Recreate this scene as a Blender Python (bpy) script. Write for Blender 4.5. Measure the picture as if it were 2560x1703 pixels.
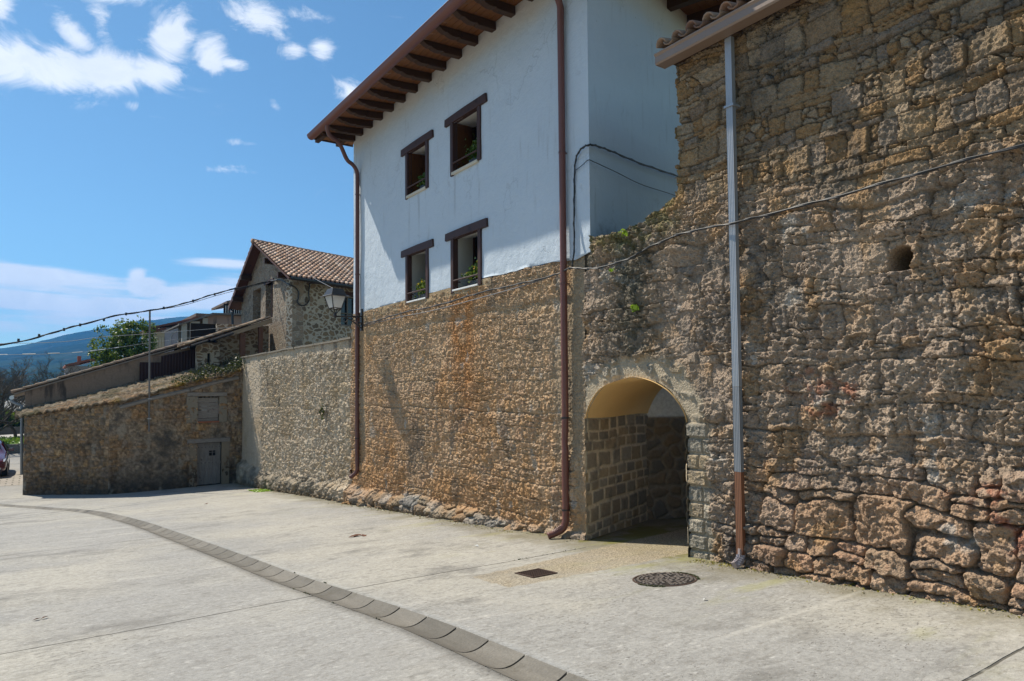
import bpy, bmesh, math, random
import numpy as np
from mathutils import Vector, Matrix

for o in list(bpy.data.objects):
    bpy.data.objects.remove(o, do_unlink=True)
scene = bpy.context.scene
COL = scene.collection
R = math.radians

# ------------------------------------------------------------------ camera
# world: X runs into the long wall (its face is at X = 6.6), Y runs along the street
# away from the camera, Z is up, eye height is z = 0
TH = math.atan(1195 / 1707.0); PI_ = math.atan(73 / 1707.0); RO = 0.0085
fw = Vector((math.sin(TH) * math.cos(PI_), math.cos(TH) * math.cos(PI_), math.sin(PI_)))
rt = Vector((math.cos(TH), -math.sin(TH), 0))
upv = rt.cross(fw)
r2 = rt * math.cos(RO) - upv * math.sin(RO)
u2 = upv * math.cos(RO) + rt * math.sin(RO)
cam_d = bpy.data.cameras.new('camera')
cam = bpy.data.objects.new('camera', cam_d)
COL.objects.link(cam)
M = Matrix.Identity(4)
for i in range(3):
    M[i][0] = r2[i]; M[i][1] = u2[i]; M[i][2] = -fw[i]
cam.matrix_world = M
cam_d.sensor_width = 36; cam_d.lens = 1707 / 2560 * 36
cam_d.shift_y = 51 / 2560
cam_d.clip_end = 20000; cam_d.clip_start = 0.05
scene.camera = cam

# ------------------------------------------------------------------ light
SUN_TO = Vector((-0.43, 1.0, 1.42)).normalized()
sun_el = math.asin(SUN_TO.z); sun_az = math.atan2(SUN_TO.x, SUN_TO.y)
sd = bpy.data.lights.new('sun', 'SUN'); so = bpy.data.objects.new('sun', sd); COL.objects.link(so)
so.rotation_euler = SUN_TO.to_track_quat('Z', 'Y').to_euler()
so.location = (0, 0, 30)
sd.energy = 5.0; sd.angle = R(0.53); sd.color = (1.0, 0.93, 0.80)
scene.view_settings.view_transform = 'Standard'
scene.view_settings.look = 'None'
scene.view_settings.exposure = 0.42
scene.view_settings.gamma = 1.0
scene.view_settings.use_curve_mapping = False
try:
    scene.cycles.max_bounces = 8; scene.cycles.diffuse_bounces = 6
    scene.cycles.glossy_bounces = 2; scene.cycles.transmission_bounces = 4
    scene.cycles.use_denoising = True
    scene.cycles.caustics_reflective = False; scene.cycles.caustics_refractive = False
except Exception:
    pass

# ------------------------------------------------------------------ node helper
class NT:
    def __init__(s, tree): s.t = tree; s.n = tree.nodes; s.l = tree.links
    def new(s, typ, **kw):
        n = s.n.new(typ)
        for k, v in kw.items(): setattr(n, k, v)
        return n
    def put(s, sock, v):
        if isinstance(v, bpy.types.NodeSocket): s.l.new(v, sock)
        elif v is not None:
            if hasattr(sock.default_value, '__len__') and isinstance(v, (int, float)): v = (v,) * len(sock.default_value)
            if hasattr(sock.default_value, '__len__') and len(sock.default_value) == 4 and len(v) == 3: v = tuple(v) + (1,)
            sock.default_value = v
    def m(s, op, a, b=None, c=None, clamp=False):
        n = s.new('ShaderNodeMath', operation=op, use_clamp=clamp)
        s.put(n.inputs[0], a)
        if b is not None: s.put(n.inputs[1], b)
        if c is not None: s.put(n.inputs[2], c)
        return n.outputs[0]
    def vm(s, op, a, b=None):
        n = s.new('ShaderNodeVectorMath', operation=op)
        s.put(n.inputs[0], a)
        if b is not None: s.put(n.inputs[1], b)
        return n.outputs[0]
    def mix(s, f, a, b, mode='MIX'):
        n = s.new('ShaderNodeMix', data_type='RGBA', blend_type=mode)
        s.put(n.inputs[0], f); s.put(n.inputs[6], a); s.put(n.inputs[7], b)
        return n.outputs[2]
    def ramp(s, v, lo, hi, a=0.0, b=1.0):
        n = s.new('ShaderNodeMapRange', interpolation_type='SMOOTHSTEP')
        s.put(n.inputs[0], v); s.put(n.inputs[1], lo); s.put(n.inputs[2], hi); s.put(n.inputs[3], a); s.put(n.inputs[4], b)
        return n.outputs[0]
    def noise(s, vec, scale, detail=4, rough=0.55, dist=0.0):
        n = s.new('ShaderNodeTexNoise')
        s.put(n.inputs['Vector'], vec); s.put(n.inputs['Scale'], scale)
        s.put(n.inputs['Detail'], detail); s.put(n.inputs['Roughness'], rough); s.put(n.inputs['Distortion'], dist)
        return n.outputs[0]
    def voro(s, vec, scale, feature='F1', out=0):
        n = s.new('ShaderNodeTexVoronoi', feature=feature)
        s.put(n.inputs['Vector'], vec); s.put(n.inputs['Scale'], scale)
        return n.outputs[out]
    def pos(s): return s.new('ShaderNodeNewGeometry').outputs['Position']
    def sep(s, v):
        n = s.new('ShaderNodeSeparateXYZ'); s.put(n.inputs[0], v); return n.outputs
    def comb(s, x, y, z):
        n = s.new('ShaderNodeCombineXYZ'); s.put(n.inputs[0], x); s.put(n.inputs[1], y); s.put(n.inputs[2], z); return n.outputs[0]
    def scl(s, v, sc): return s.vm('MULTIPLY', v, sc)

# ------------------------------------------------------------------ sky
world = bpy.data.worlds.new('World'); scene.world = world
world.use_nodes = True
w = NT(world.node_tree); w.n.clear()
wo = w.new('ShaderNodeOutputWorld'); bg = w.new('ShaderNodeBackground')
sky = w.new('ShaderNodeTexSky', sky_type='NISHITA', sun_disc=False)
sky.sun_elevation = sun_el; sky.sun_rotation = sun_az
sky.altitude = 900; sky.air_density = 1.0; sky.dust_density = 0.5; sky.ozone_density = 2.5
SKY_STRENGTH = 0.098
d = w.new('ShaderNodeTexCoord').outputs['Generated']
dx, dy, dz = w.sep(d)
az = w.m('MULTIPLY', w.m('ARCTAN2', dx, dy), 57.2958)
el = w.m('MULTIPLY', w.m('ARCSINE', dz), 57.2958)
def blobs(items, azs, els):
    tot = None
    for (a, e, ra, re, k, sl) in items:
        da = w.m('SUBTRACT', azs, a)
        de = w.m('SUBTRACT', w.m('SUBTRACT', els, e), w.m('MULTIPLY', da, sl))
        q = w.m('ADD', w.m('POWER', w.m('DIVIDE', da, ra), 2), w.m('POWER', w.m('DIVIDE', de, re), 2))
        g = w.m('MULTIPLY', w.m('POWER', 2.718, w.m('MULTIPLY', q, -1)), k)
        tot = g if tot is None else w.m('MAXIMUM', tot, g)
    return tot
n1 = w.noise(w.scl(d, (1, 1, 1.7)), 15, 10, 0.66, 0.9)
n2 = w.noise(d, 5.0, 3, 0.5)
cum = blobs([(-3, 21.7, 5.0, 1.9, 1.0, 0.0), (1.0, 21.6, 3.6, 1.7, 1.0, 0.05), (4.2, 22.4, 3.0, 1.6, 1.0, .1), (7.0, 22.9, 2.6, 1.3, .9, .1), (8.0, 25.4, 1.7, 2.4, .9, 0.0),
             (-2.4, 25.0, 1.1, 2.0, .72, 0), (2.0, 24.2, 1.6, 1.2, .8, -.4), (3.6, 25.2, .8, 1.2, .7, 0), (3.5, 27.4, 3.8, .8, .66, 0), (14.2, 27.8, 3.4, 1.3, .85, -.05), (10.9, 24.7, 1.5, 1.3, .82, 0.1), (12.6, 24.4, 1.6, .5, .7, .0),
             (17.8, 28.4, 2.6, .8, .66, 0), (19.4, 26.2, 1.2, 1.0, .68, 0), (17.2, 25.8, 1.2, .8, .56, 0), (21.8, 23.4, 1.3, 1.3, .78, -.3), (15.7, 21.9, .8, .6, .66, -.3), (13.6, 19.0, 2.2, .4, .54, 0), (11.6, 17.0, 2.2, .5, .54, 0), (5.6, 20.5, 1.0, .5, .5, 0),
             (-30, 30, 14, 7, .9, 0), (60, 40, 20, 8, .8, 0), (120, 30, 25, 9, .9, 0), (-110, 28, 30, 8, .9, 0)], az, el)
cden = w.ramp(w.m('ADD', w.m('MULTIPLY', w.m('SUBTRACT', n1, 0.5), 2.4), w.m('MULTIPLY', cum, 1.34)), 0.38, 1.16)
n3 = w.noise(w.scl(d, (6, 6, 70)), 1.0, 5, 0.5, 0.2)
n4 = w.noise(w.scl(d, (10, 10, 30)), 2.2, 6, 0.6, 0.4)
strat = blobs([(-2, 8.1, 8.0, .85, 1.1, -.06), (6.8, 7.8, 1.6, .9, 1.0, 0), (6.2, 8.6, .7, .6, .8, 0), (-3, 6.4, 9, .8, 1.0, -.03), (6, 6.3, 6, .75, .95, .02), (11.5, 7.4, 5.0, 1.3, 1.1, .08), (4, 5.4, 12, .9, .62, 0), (13, 9.9, 4.5, .4, .7, 0), (-4, 4.6, 8, .7, .55, 0), (6, 4.1, 9, .35, .55, 0),
               (-40, 6, 26, 1.3, .9, 0), (-40, 9.2, 20, .7, .7, 0)], az, el)
sden = w.ramp(w.m('ADD', w.m('ADD', w.m('MULTIPLY', w.m('SUBTRACT', n3, .5), 1.5), w.m('MULTIPLY', w.m('SUBTRACT', n4, .5), .5)), w.m('MULTIPLY', strat, 1.3)), 0.26, .92)
shade = w.ramp(w.m('ADD', w.m('MULTIPLY', n1, .6), w.m('MULTIPLY', n2, .5)), 0.3, .8)
ccol = w.mix(shade, (9.2, 9.4, 9.8), (7.0, 7.5, 8.2))
den = w.m('MAXIMUM', w.m('MULTIPLY', cden, .97), w.m('MULTIPLY', sden, .94))
hs = w.new('ShaderNodeHueSaturation'); w.put(hs.inputs['Color'], sky.outputs[0]); hs.inputs['Saturation'].default_value = 1.06
tint = w.mix(1.0, hs.outputs[0], (.82, 1.0, .96), 'MULTIPLY')
skyc = w.mix(den, tint, ccol)
w.put(bg.inputs[0], skyc); bg.inputs[1].default_value = SKY_STRENGTH
w.l.new(bg.outputs[0], wo.inputs[0])

# ------------------------------------------------------------------ numpy noise
def hsh(ix, iy, seed=0):
    a = (np.asarray(ix).astype(np.int64) * 374761393 + np.asarray(iy).astype(np.int64) * 668265263 + seed * 1442695041) & 0xFFFFFFFF
    a = ((a ^ (a >> 13)) * 1274126177) & 0xFFFFFFFF
    a = ((a ^ (a >> 16)) * 2246822519) & 0xFFFFFFFF
    return ((a ^ (a >> 15)) & 0xFFFFFF) / float(0x1000000)
def vnoise(x, y, seed=0):
    x0 = np.floor(x); y0 = np.floor(y); fx = x - x0; fy = y - y0
    fx = fx * fx * fx * (fx * (fx * 6 - 15) + 10); fy = fy * fy * fy * (fy * (fy * 6 - 15) + 10)
    a = hsh(x0, y0, seed); b = hsh(x0 + 1, y0, seed); c = hsh(x0, y0 + 1, seed); e = hsh(x0 + 1, y0 + 1, seed)
    return (a + (b - a) * fx) * (1 - fy) + (c + (e - c) * fx) * fy
def fbm(x, y, oct=4, seed=0, gain=0.5):
    t = 0; a = 1; s = 0
    for i in range(oct):
        t = t + a * (vnoise(x * 2 ** i + 17.3 * i, y * 2 ** i + 5.1 * i, seed + i) - 0.5); s += a; a *= gain
    return t / s * 2
def ridged(x, y, oct=4, seed=0, gain=0.55):
    t = 0; a = 1; s = 0
    for i in range(oct):
        n = 1 - np.abs(vnoise(x * 2 ** i + 31.7 * i, y * 2 ** i + 9.2 * i, seed + i) * 2 - 1)
        t = t + a * n * n; s += a; a *= gain
    return t / s
def sstep(a, b, x):
    t = np.clip((x - a) / (b - a), 0, 1); return t * t * (3 - 2 * t)
def stones(u, v, rowh, asp, jit=0.75, seed=0, p=2.6):
    """jittered-course cells: (random per stone, distance to the joint in metres, local offsets)"""
    u = u + 0.25 * rowh * fbm(u * 1.3 / rowh, v * 1.3 / rowh, 2, seed + 91); v = v + 0.22 * rowh * fbm(u * .7 / rowh, v * .9 / rowh, 2, seed + 55)
    r = v / rowh; c = u / (rowh * asp)
    r0 = np.floor(r)
    d1 = np.full(u.shape, 1e9); d2 = d1.copy(); id1 = np.zeros(u.shape); ox = np.zeros(u.shape); oy = np.zeros(u.shape)
    for dr in (-1, 0, 1):
        row = r0 + dr; off = hsh(row, row * 0 + 3, seed + 1)
        c0 = np.floor(c - off)
        for dc in (-1, 0, 1):
            cc = c0 + dc
            h1 = hsh(cc, row, seed + 2); h2 = hsh(cc, row, seed + 3); h3 = hsh(cc, row, seed + 4)
            sx = cc + off + .5 + jit * (h1 - .5); sy = row + .5 + jit * .75 * (h2 - .5)
            ex = (c - sx) * asp; ey = r - sy
            dd = (np.abs(ex / (0.55 * asp + .45)) ** p + np.abs(ey) ** p) ** (1 / p) - .16 * (h3 - .5)
            near = dd < d1
            d2 = np.where(near, d1, np.minimum(d2, dd))
            id1 = np.where(near, hsh(cc, row, seed + 7), id1)
            ox = np.where(near, ex * rowh, ox); oy = np.where(near, ey * rowh, oy)
            d1 = np.where(near, dd, d1)
    return id1, (d2 - d1) * rowh * .5, ox, oy
def courses(u, v, rowh, w_, seed, split=.3, warp=.03, jit=.45, k_=.010):
    """coursed rubble: rows of uneven height cut into blocks of uneven width, some blocks split in two"""
    uu = u + warp * fbm(u * 5, v * 5, 3, seed); vv = v + warp * .8 * fbm(u * 4 + 9, v * 5, 3, seed + 1) + .45 * rowh * fbm(u * .9, v * .6, 2, seed + 2)
    r = vv / rowh; r = r + .36 * np.sin(r * 2.3 + 1.3); row = np.floor(r); fr = r - row
    wr = w_ * (.7 + .6 * hsh(row, 1, seed)); c = uu / wr + hsh(row, 2, seed) * 7
    ci = np.floor(c)
    for _ in range(2):
        b0 = ci + jit * (hsh(ci, row, seed + 3) - .5); b1 = ci + 1 + jit * (hsh(ci + 1, row, seed + 3) - .5)
        ci = np.where(c < b0, ci - 1, np.where(c > b1, ci + 1, ci))
    b0 = ci + jit * (hsh(ci, row, seed + 3) - .5); b1 = ci + 1 + jit * (hsh(ci + 1, row, seed + 3) - .5)
    sl = (hsh(ci, row, seed + 9) - .5) * .25
    fr2 = fr + sl * (c - (b0 + b1) / 2) * .6
    du = np.minimum(c - b0, b1 - c) * wr; dv = np.minimum(fr, 1 - fr) * rowh
    hs = hsh(ci, row, seed + 4) < split; f_ = .35 + .3 * hsh(ci, row, seed + 5); sub = np.where(hs & (fr2 > f_), 1, 0)
    dv = np.where(hs, np.minimum(dv, np.abs(fr2 - f_) * rowh), dv)
    e = -k_ * np.log(np.exp(-np.clip(du, -.1, 1) / k_) + np.exp(-np.clip(dv, -.1, 1) / k_))
    return hsh(ci * 2 + sub, row, seed + 7), e, (c - (b0 + b1) / 2) * wr, (fr - .5) * rowh
def facets(u, v, size, seed):
    i, e, ox, oy = stones(u, v, size, 1.0, 1.0, seed, 2.0)
    k = np.floor(i * 99991)
    return (ox * (hsh(k, 11, 5) - .5) + oy * (hsh(k, 12, 5) - .5)) * 2.2 + (hsh(k, 13, 5) - .5) * size * .55
def lerp(a, b, t): return a + (b - a) * t
def palette(t, cols):
    cols = np.array(cols); k = np.clip((t * len(cols)).astype(int), 0, len(cols) - 1)
    return cols[k]
def mixc(a, b, t): return a * (1 - t[..., None]) + np.asarray(b) * t[..., None]

# ------------------------------------------------------------------ materials
MATS = {}
def mat(name, build):
    if name in MATS: return MATS[name]
    m = bpy.data.materials.new(name); m.use_nodes = True
    n = NT(m.node_tree); n.n.clear()
    out = n.new('ShaderNodeOutputMaterial'); b = n.new('ShaderNodeBsdfPrincipled')
    n.l.new(b.outputs[0], out.inputs[0])
    b.inputs['Specular IOR Level'].default_value = 0.25
    build(n, b, out); MATS[name] = m
    return m
def bump(n, b, h, dist=0.01, strength=1.0):
    bn = n.new('ShaderNodeBump'); bn.inputs['Strength'].default_value = strength; bn.inputs['Distance'].default_value = dist
    n.put(bn.inputs['Height'], h); n.l.new(bn.outputs[0], b.inputs['Normal'])
def simple(name, col, rough=0.6, metal=0.0, var=0.25, scale=6.0, bmp=0.0, bscale=40, spec=.3):
    def f(n, b, o):
        p = n.pos()
        v = n.noise(p, scale, 5, .6); v2 = n.noise(p, scale * 7, 3, .6)
        c = n.mix(n.m('MULTIPLY_ADD', v, .7, n.m('MULTIPLY', v2, .3)), tuple(x * (1 - var) for x in col), tuple(min(1, x * (1 + var)) for x in col))
        n.put(b.inputs['Base Color'], c)
        n.put(b.inputs['Roughness'], n.m('MULTIPLY_ADD', v2, .2, rough - .1, clamp=True)); b.inputs['Metallic'].default_value = metal
        b.inputs['Specular IOR Level'].default_value = spec
        if bmp: bump(n, b, n.noise(p, bscale, 4, .6), bmp)
    return mat(name, f)
def m_stone(n, b, o):
    at = n.new('ShaderNodeAttribute', attribute_name='Col').outputs['Color']
    p = n.pos()
    a = n.noise(p, 22, 6, .68); a2 = n.noise(p, 90, 3, .6); a3 = n.noise(p, 3.0, 4, .6)
    k = n.m('ADD', n.m('MULTIPLY_ADD', a, 1.1, .22), n.m('MULTIPLY_ADD', a2, .5, -.05))
    c = n.mix(1.0, at, n.comb(k, k, k), 'MULTIPLY')
    c = n.mix(n.ramp(a3, .55, .8, 0, .25), c, (.12, .11, .10))
    n.put(b.inputs['Base Color'], c); b.inputs['Roughness'].default_value = .93; b.inputs['Specular IOR Level'].default_value = .15
    h = n.m('ADD', n.noise(p, 30, 7, .7), n.m('MULTIPLY', n.voro(p, 55), .5))
    bump(n, b, h, .030, 1.0)
STONE = mat('rubble stone', m_stone)
def m_stone2(n, b, o):
    at = n.new('ShaderNodeAttribute', attribute_name='Col').outputs['Color']
    p = n.pos(); a = n.noise(p, 18, 6, .65)
    k = n.m('MULTIPLY_ADD', a, .9, .55)
    n.put(b.inputs['Base Color'], n.mix(1.0, at, n.comb(k, k, k), 'MULTIPLY')); b.inputs['Roughness'].default_value = .9
    bump(n, b, n.noise(p, 26, 6, .7), .012, 1.0)
ASHLAR = mat('dressed stone', m_stone2)
def m_tile(n, b, o):
    at = n.new('ShaderNodeAttribute', attribute_name='Col').outputs['Color']
    p = n.pos(); a = n.noise(p, 9, 5, .65); a2 = n.noise(p, 40, 3, .6)
    k = n.m('MULTIPLY_ADD', a, .8, .6)
    c = n.mix(1.0, at, n.comb(k, k, k), 'MULTIPLY')
    c = n.mix(n.ramp(a2, .58, .75, 0, .5), c, (.16, .14, .10))
    n.put(b.inputs['Base Color'], c); b.inputs['Roughness'].default_value = .85
    bump(n, b, a2, .006)
TILE = mat('clay tile', m_tile)
def m_stucco(n, b, o):
    p = n.pos(); x, y, z = n.sep(p)
    a = n.noise(p, 1.1, 5, .6); a2 = n.noise(p, 14, 5, .65); st = n.noise(n.scl(p, (3, 3, .35)), 3.2, 5, .6)
    c = n.mix(a, (.48, .545, .61), (.555, .625, .695))
    c = n.mix(n.ramp(st, .56, .80, 0, .42), c, (.31, .325, .335))
    c = n.mix(n.ramp(a2, .60, .8, 0, .18), c, (.42, .41, .39))
    for (wy_, wz_) in ((12.46, 4.2), (13.24, 4.2), (10.45, 4.2), (11.3, 4.2), (12.8, 4.2)):
        dr_ = n.m('MULTIPLY', n.ramp(n.m('ABSOLUTE', n.m('ADD', n.m('SUBTRACT', y, wy_), n.m('MULTIPLY_ADD', n.noise(n.scl(p, (0, 2, 2)), 2.0, 4, .6), .12, -.06))), .07, .01), n.m('MULTIPLY', n.ramp(z, wz_, wz_ - .06), n.ramp(z, wz_ - 1.3, wz_ - .2)))
        c = n.mix(n.m('MULTIPLY', n.m('MULTIPLY', dr_, n.ramp(st, .35, .6)), .42), c, (.24, .25, .26))
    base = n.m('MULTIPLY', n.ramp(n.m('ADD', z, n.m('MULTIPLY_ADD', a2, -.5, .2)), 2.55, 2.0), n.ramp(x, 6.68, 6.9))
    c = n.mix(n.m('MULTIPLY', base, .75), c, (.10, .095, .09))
    top = n.m('MULTIPLY', n.ramp(n.m('MULTIPLY_ADD', a, .5, z), 6.15, 6.6), .45)
    c = n.mix(top, c, (.62, .52, .38))
    v = n.voro(n.vm('ADD', n.scl(p, (1, 1, .55)), n.scl(n.new('ShaderNodeTexNoise').outputs['Color'], .0)), 1.0, 'DISTANCE_TO_EDGE')
    wob = n.new('ShaderNodeTexNoise'); n.put(wob.inputs['Vector'], p); wob.inputs['Scale'].default_value = 3.0; wob.inputs['Detail'].default_value = 5
    pv = n.vm('ADD', n.scl(p, (1, 1, .6)), n.scl(n.vm('SUBTRACT', wob.outputs['Color'], (.5, .5, .5)), (.7, .7, .7)))
    v = n.voro(pv, .95, 'DISTANCE_TO_EDGE')
    cr = n.m('MULTIPLY', n.ramp(v, .004, .012, 1, 0), n.ramp(n.noise(p, .8, 3, .5), .50, .58))
    c = n.mix(n.m('MULTIPLY', cr, .15), c, (.20, .20, .20))
    # fly-specks under the eaves
    sp = n.m('MULTIPLY', n.ramp(n.voro(n.scl(p, (1, 1, .7)), 11.0), .10, .045, 0, 1), n.ramp(n.noise(p, 1.3, 3, .5), .5, .6))
    c = n.mix(n.m('MULTIPLY', sp, n.ramp(z, 4.9, 5.8, .15, .8)), c, (.12, .10, .07))
    n.put(b.inputs['Base Color'], c); b.inputs['Roughness'].default_value = .9
    h = n.m('ADD', n.m('MULTIPLY', n.noise(p, 5, 4, .6), 1.6), n.m('SUBTRACT', n.m('MULTIPLY', n.noise(p, 45, 4, .6), .35), n.m('MULTIPLY', cr, .3)))
    bump(n, b, h, .012, 1.0)
STUCCO = mat('white stucco', m_stucco)
def m_wood(name, dark, light, axis=(1, 12, 12), rough=.6):
    def f(n, b, o):
        p = n.pos(); g = n.noise(n.scl(p, axis), 3.0, 6, .65, .6); k = n.noise(p, 5, 3, .5)
        c = n.mix(g, dark, light); c = n.mix(n.ramp(k, .62, .72, 0, .55), c, tuple(x * .35 for x in dark))
        n.put(b.inputs['Base Color'], c); b.inputs['Roughness'].default_value = rough
        bump(n, b, g, .004)
    return mat(name, f)
SOFFIT = m_wood('varnished boards', (.10, .038, .012), (.27, .105, .030), (10, 1.0, 4))
RAFTER = m_wood('dark rafter timber', (.030, .015, .008), (.075, .036, .018), (1, 12, 10))
FRAMEW = m_wood('brown painted oak', (.030, .015, .012), (.085, .042, .035), (8, 8, 1.5))
SHUTW = m_wood('shutter timber', (.12, .045, .014), (.34, .13, .036), (8, 8, 1.0))
GREYW = m_wood('weathered grey timber', (.09, .08, .07), (.36, .325, .29), (2, 2, 14), .85)
GREYV = m_wood('weathered grey planks', (.045, .04, .036), (.38, .345, .31), (14, 14, 1.2), .85)
BROWNM = simple('brown painted metal', (.145, .050, .036), .42, .0, .16, 3.0, spec=.5)
BROWND = simple('dark brown painted metal', (.115, .044, .034), .42, .0, .2, 3.0, spec=.5)
ZINC = simple('grey zinc', (.36, .37, .39), .42, .35, .2, 2.0)
COPPERM = simple('brown square pipe paint', (.24, .105, .055), .40, .1, .1, 3.0, spec=.5)
CREAMG = simple('tan painted gutter', (.25, .175, .13), .40, .1, .14, 3.0, spec=.5)
BLACKM = simple('black painted iron', (.012, .012, .014), .38, .0, .3, 8.0, spec=.5)
CABLE = simple('black cable sheath', (.018, .018, .02), .45, 0, .3, 10, spec=.5)
CABLEG = simple('grey cable sheath', (.16, .16, .17), .5, 0, .3, 10, spec=.5)
PLASTER = simple('ochre passage plaster', (.86, .58, .26), .9, 0, .14, 2.2, .004, 20)
CREAM = simple('cream plaster', (.60, .55, .44), .9, 0, .14, 3.0, .004, 25)
REVEAL = simple('limewashed reveal', (.86, .85, .80), .9, 0, .05, 3.0, .003, 25)
WHITEP = simple('white plaster', (.62, .62, .60), .9, 0, .12, 3.0, .004, 25)
SILL = simple('pale stone sill', (.55, .50, .40), .85, 0, .22, 9, .004, 40)
SILLW = simple('white painted sill', (.74, .74, .72), .7, 0, .1, 9, .003, 40)
DARK = simple('unlit black', (.012, .011, .010), .9, 0, .2)  # near-black colour stands in for the darkness of hollows and openings
RUST = simple('rusty cast iron', (.085, .055, .045), .6, .35, .35, 14, .003, 60)
def m_leaf(name, a, c2, tr=.25):
    def f(n, b, o):
        oi = n.new('ShaderNodeAttribute', attribute_name='Col').outputs['Color']
        r_ = n.sep(oi)[0]
        c = n.mix(r_, a, c2); n.put(b.inputs['Base Color'], c); b.inputs['Roughness'].default_value = .45
        b.inputs['Specular IOR Level'].default_value = .4
        t = n.new('ShaderNodeBsdfTranslucent'); n.put(t.inputs[0], n.mix(.5, c, (.25, .32, .03)))
        mx = n.new('ShaderNodeMixShader'); mx.inputs[0].default_value = tr
        n.l.new(b.outputs[0], mx.inputs[1]); n.l.new(t.outputs[0], mx.inputs[2]); n.l.new(mx.outputs[0], o.inputs[0])
    return mat(name, f)
LEAF = m_leaf('evergreen leaf', (.022, .060, .010), (.12, .20, .030), .35)
LEAFP = m_leaf('pot plant leaf', (.025, .075, .015), (.14, .22, .03), .3)
LEAFI = m_leaf('ivy leaf', (.016, .026, .010), (.06, .065, .026), .12)
LEAFY = m_leaf('fresh weed leaf', (.14, .30, .02), (.36, .50, .04), .4)
FLOWER = m_leaf('pot flower petal', (.45, .25, .02), (.60, .42, .05), .3)
TWIG = simple('bare twig bark', (.115, .10, .085), .9, 0, .35, 2)
BARK = simple('tree bark', (.07, .055, .04), .9, 0, .3, 5, .01, 20)
GLASSD = mat('dark window glass', lambda n, b, o: (b.inputs['Base Color'].__setattr__('default_value', (.010, .012, .015, 1)), b.inputs['Roughness'].__setattr__('default_value', .06), b.inputs['Specular IOR Level'].__setattr__('default_value', .6)))
def m_milk(n, b, o):
    p = n.pos(); n.put(b.inputs['Base Color'], n.mix(n.noise(p, 6, 3, .5), (.80, .81, .81), (.86, .86, .85)))
    b.inputs['Roughness'].default_value = .25
    t = n.new('ShaderNodeBsdfTranslucent'); t.inputs[0].default_value = (.95, .94, .90, 1)
    mx = n.new('ShaderNodeMixShader'); mx.inputs[0].default_value = .6
    n.l.new(b.outputs[0], mx.inputs[1]); n.l.new(t.outputs[0], mx.inputs[2]); n.l.new(mx.outputs[0], o.inputs[0])
MILK = mat('frosted lamp glass', m_milk)

# ------------------------------------------------------------------ object helpers
def wloc(o):
    v = Vector((0, 0, 0))
    while o is not None:
        v += o.location; o = o.parent
    return v
def tag(o, label=None, cat=None, group=None, kind=None):
    if label: o['label'] = label
    if cat: o['category'] = cat
    if group: o['group'] = group
    if kind: o['kind'] = kind
    return o
def empty(name, loc, label, cat, group=None):
    o = bpy.data.objects.new(name, None); COL.objects.link(o); o.location = loc
    o.empty_display_size = .2
    return tag(o, label, cat, group)
def emit(name, V, F, m, parent=None, base=None, cols=None, smooth=False, autosm=None):
    """one mesh object; V world coordinates"""
    V = np.asarray(V, dtype=np.float64)
    off = np.array(wloc(parent)) if parent is not None else np.array(base if base is not None else (0, 0, 0), float)
    me = bpy.data.meshes.new(name)
    V = V - off
    if isinstance(F, np.ndarray):
        nf, k = F.shape
        me.vertices.add(len(V)); me.vertices.foreach_set('co', V.astype(np.float32).ravel())
        me.loops.add(nf * k); me.loops.foreach_set('vertex_index', F.astype(np.int32).ravel())
        me.polygons.add(nf); me.polygons.foreach_set('loop_start', np.arange(0, nf * k, k, dtype=np.int32))
        me.update(calc_edges=True)
    else:
        me.from_pydata([tuple(v) for v in V], [], F); me.update()
    if cols is not None:
        a = me.color_attributes.new('Col', 'FLOAT_COLOR', 'POINT')
        c4 = np.ones((len(V), 4), np.float32); c4[:, :3] = cols
        a.data.foreach_set('color', c4.ravel())
    me.materials.append(m)
    if smooth: me.polygons.foreach_set('use_smooth', np.ones(len(me.polygons), bool))
    o = bpy.data.objects.new(name, me); COL.objects.link(o)
    if parent is not None: o.parent = parent
    else: o.location = off
    return o
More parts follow.
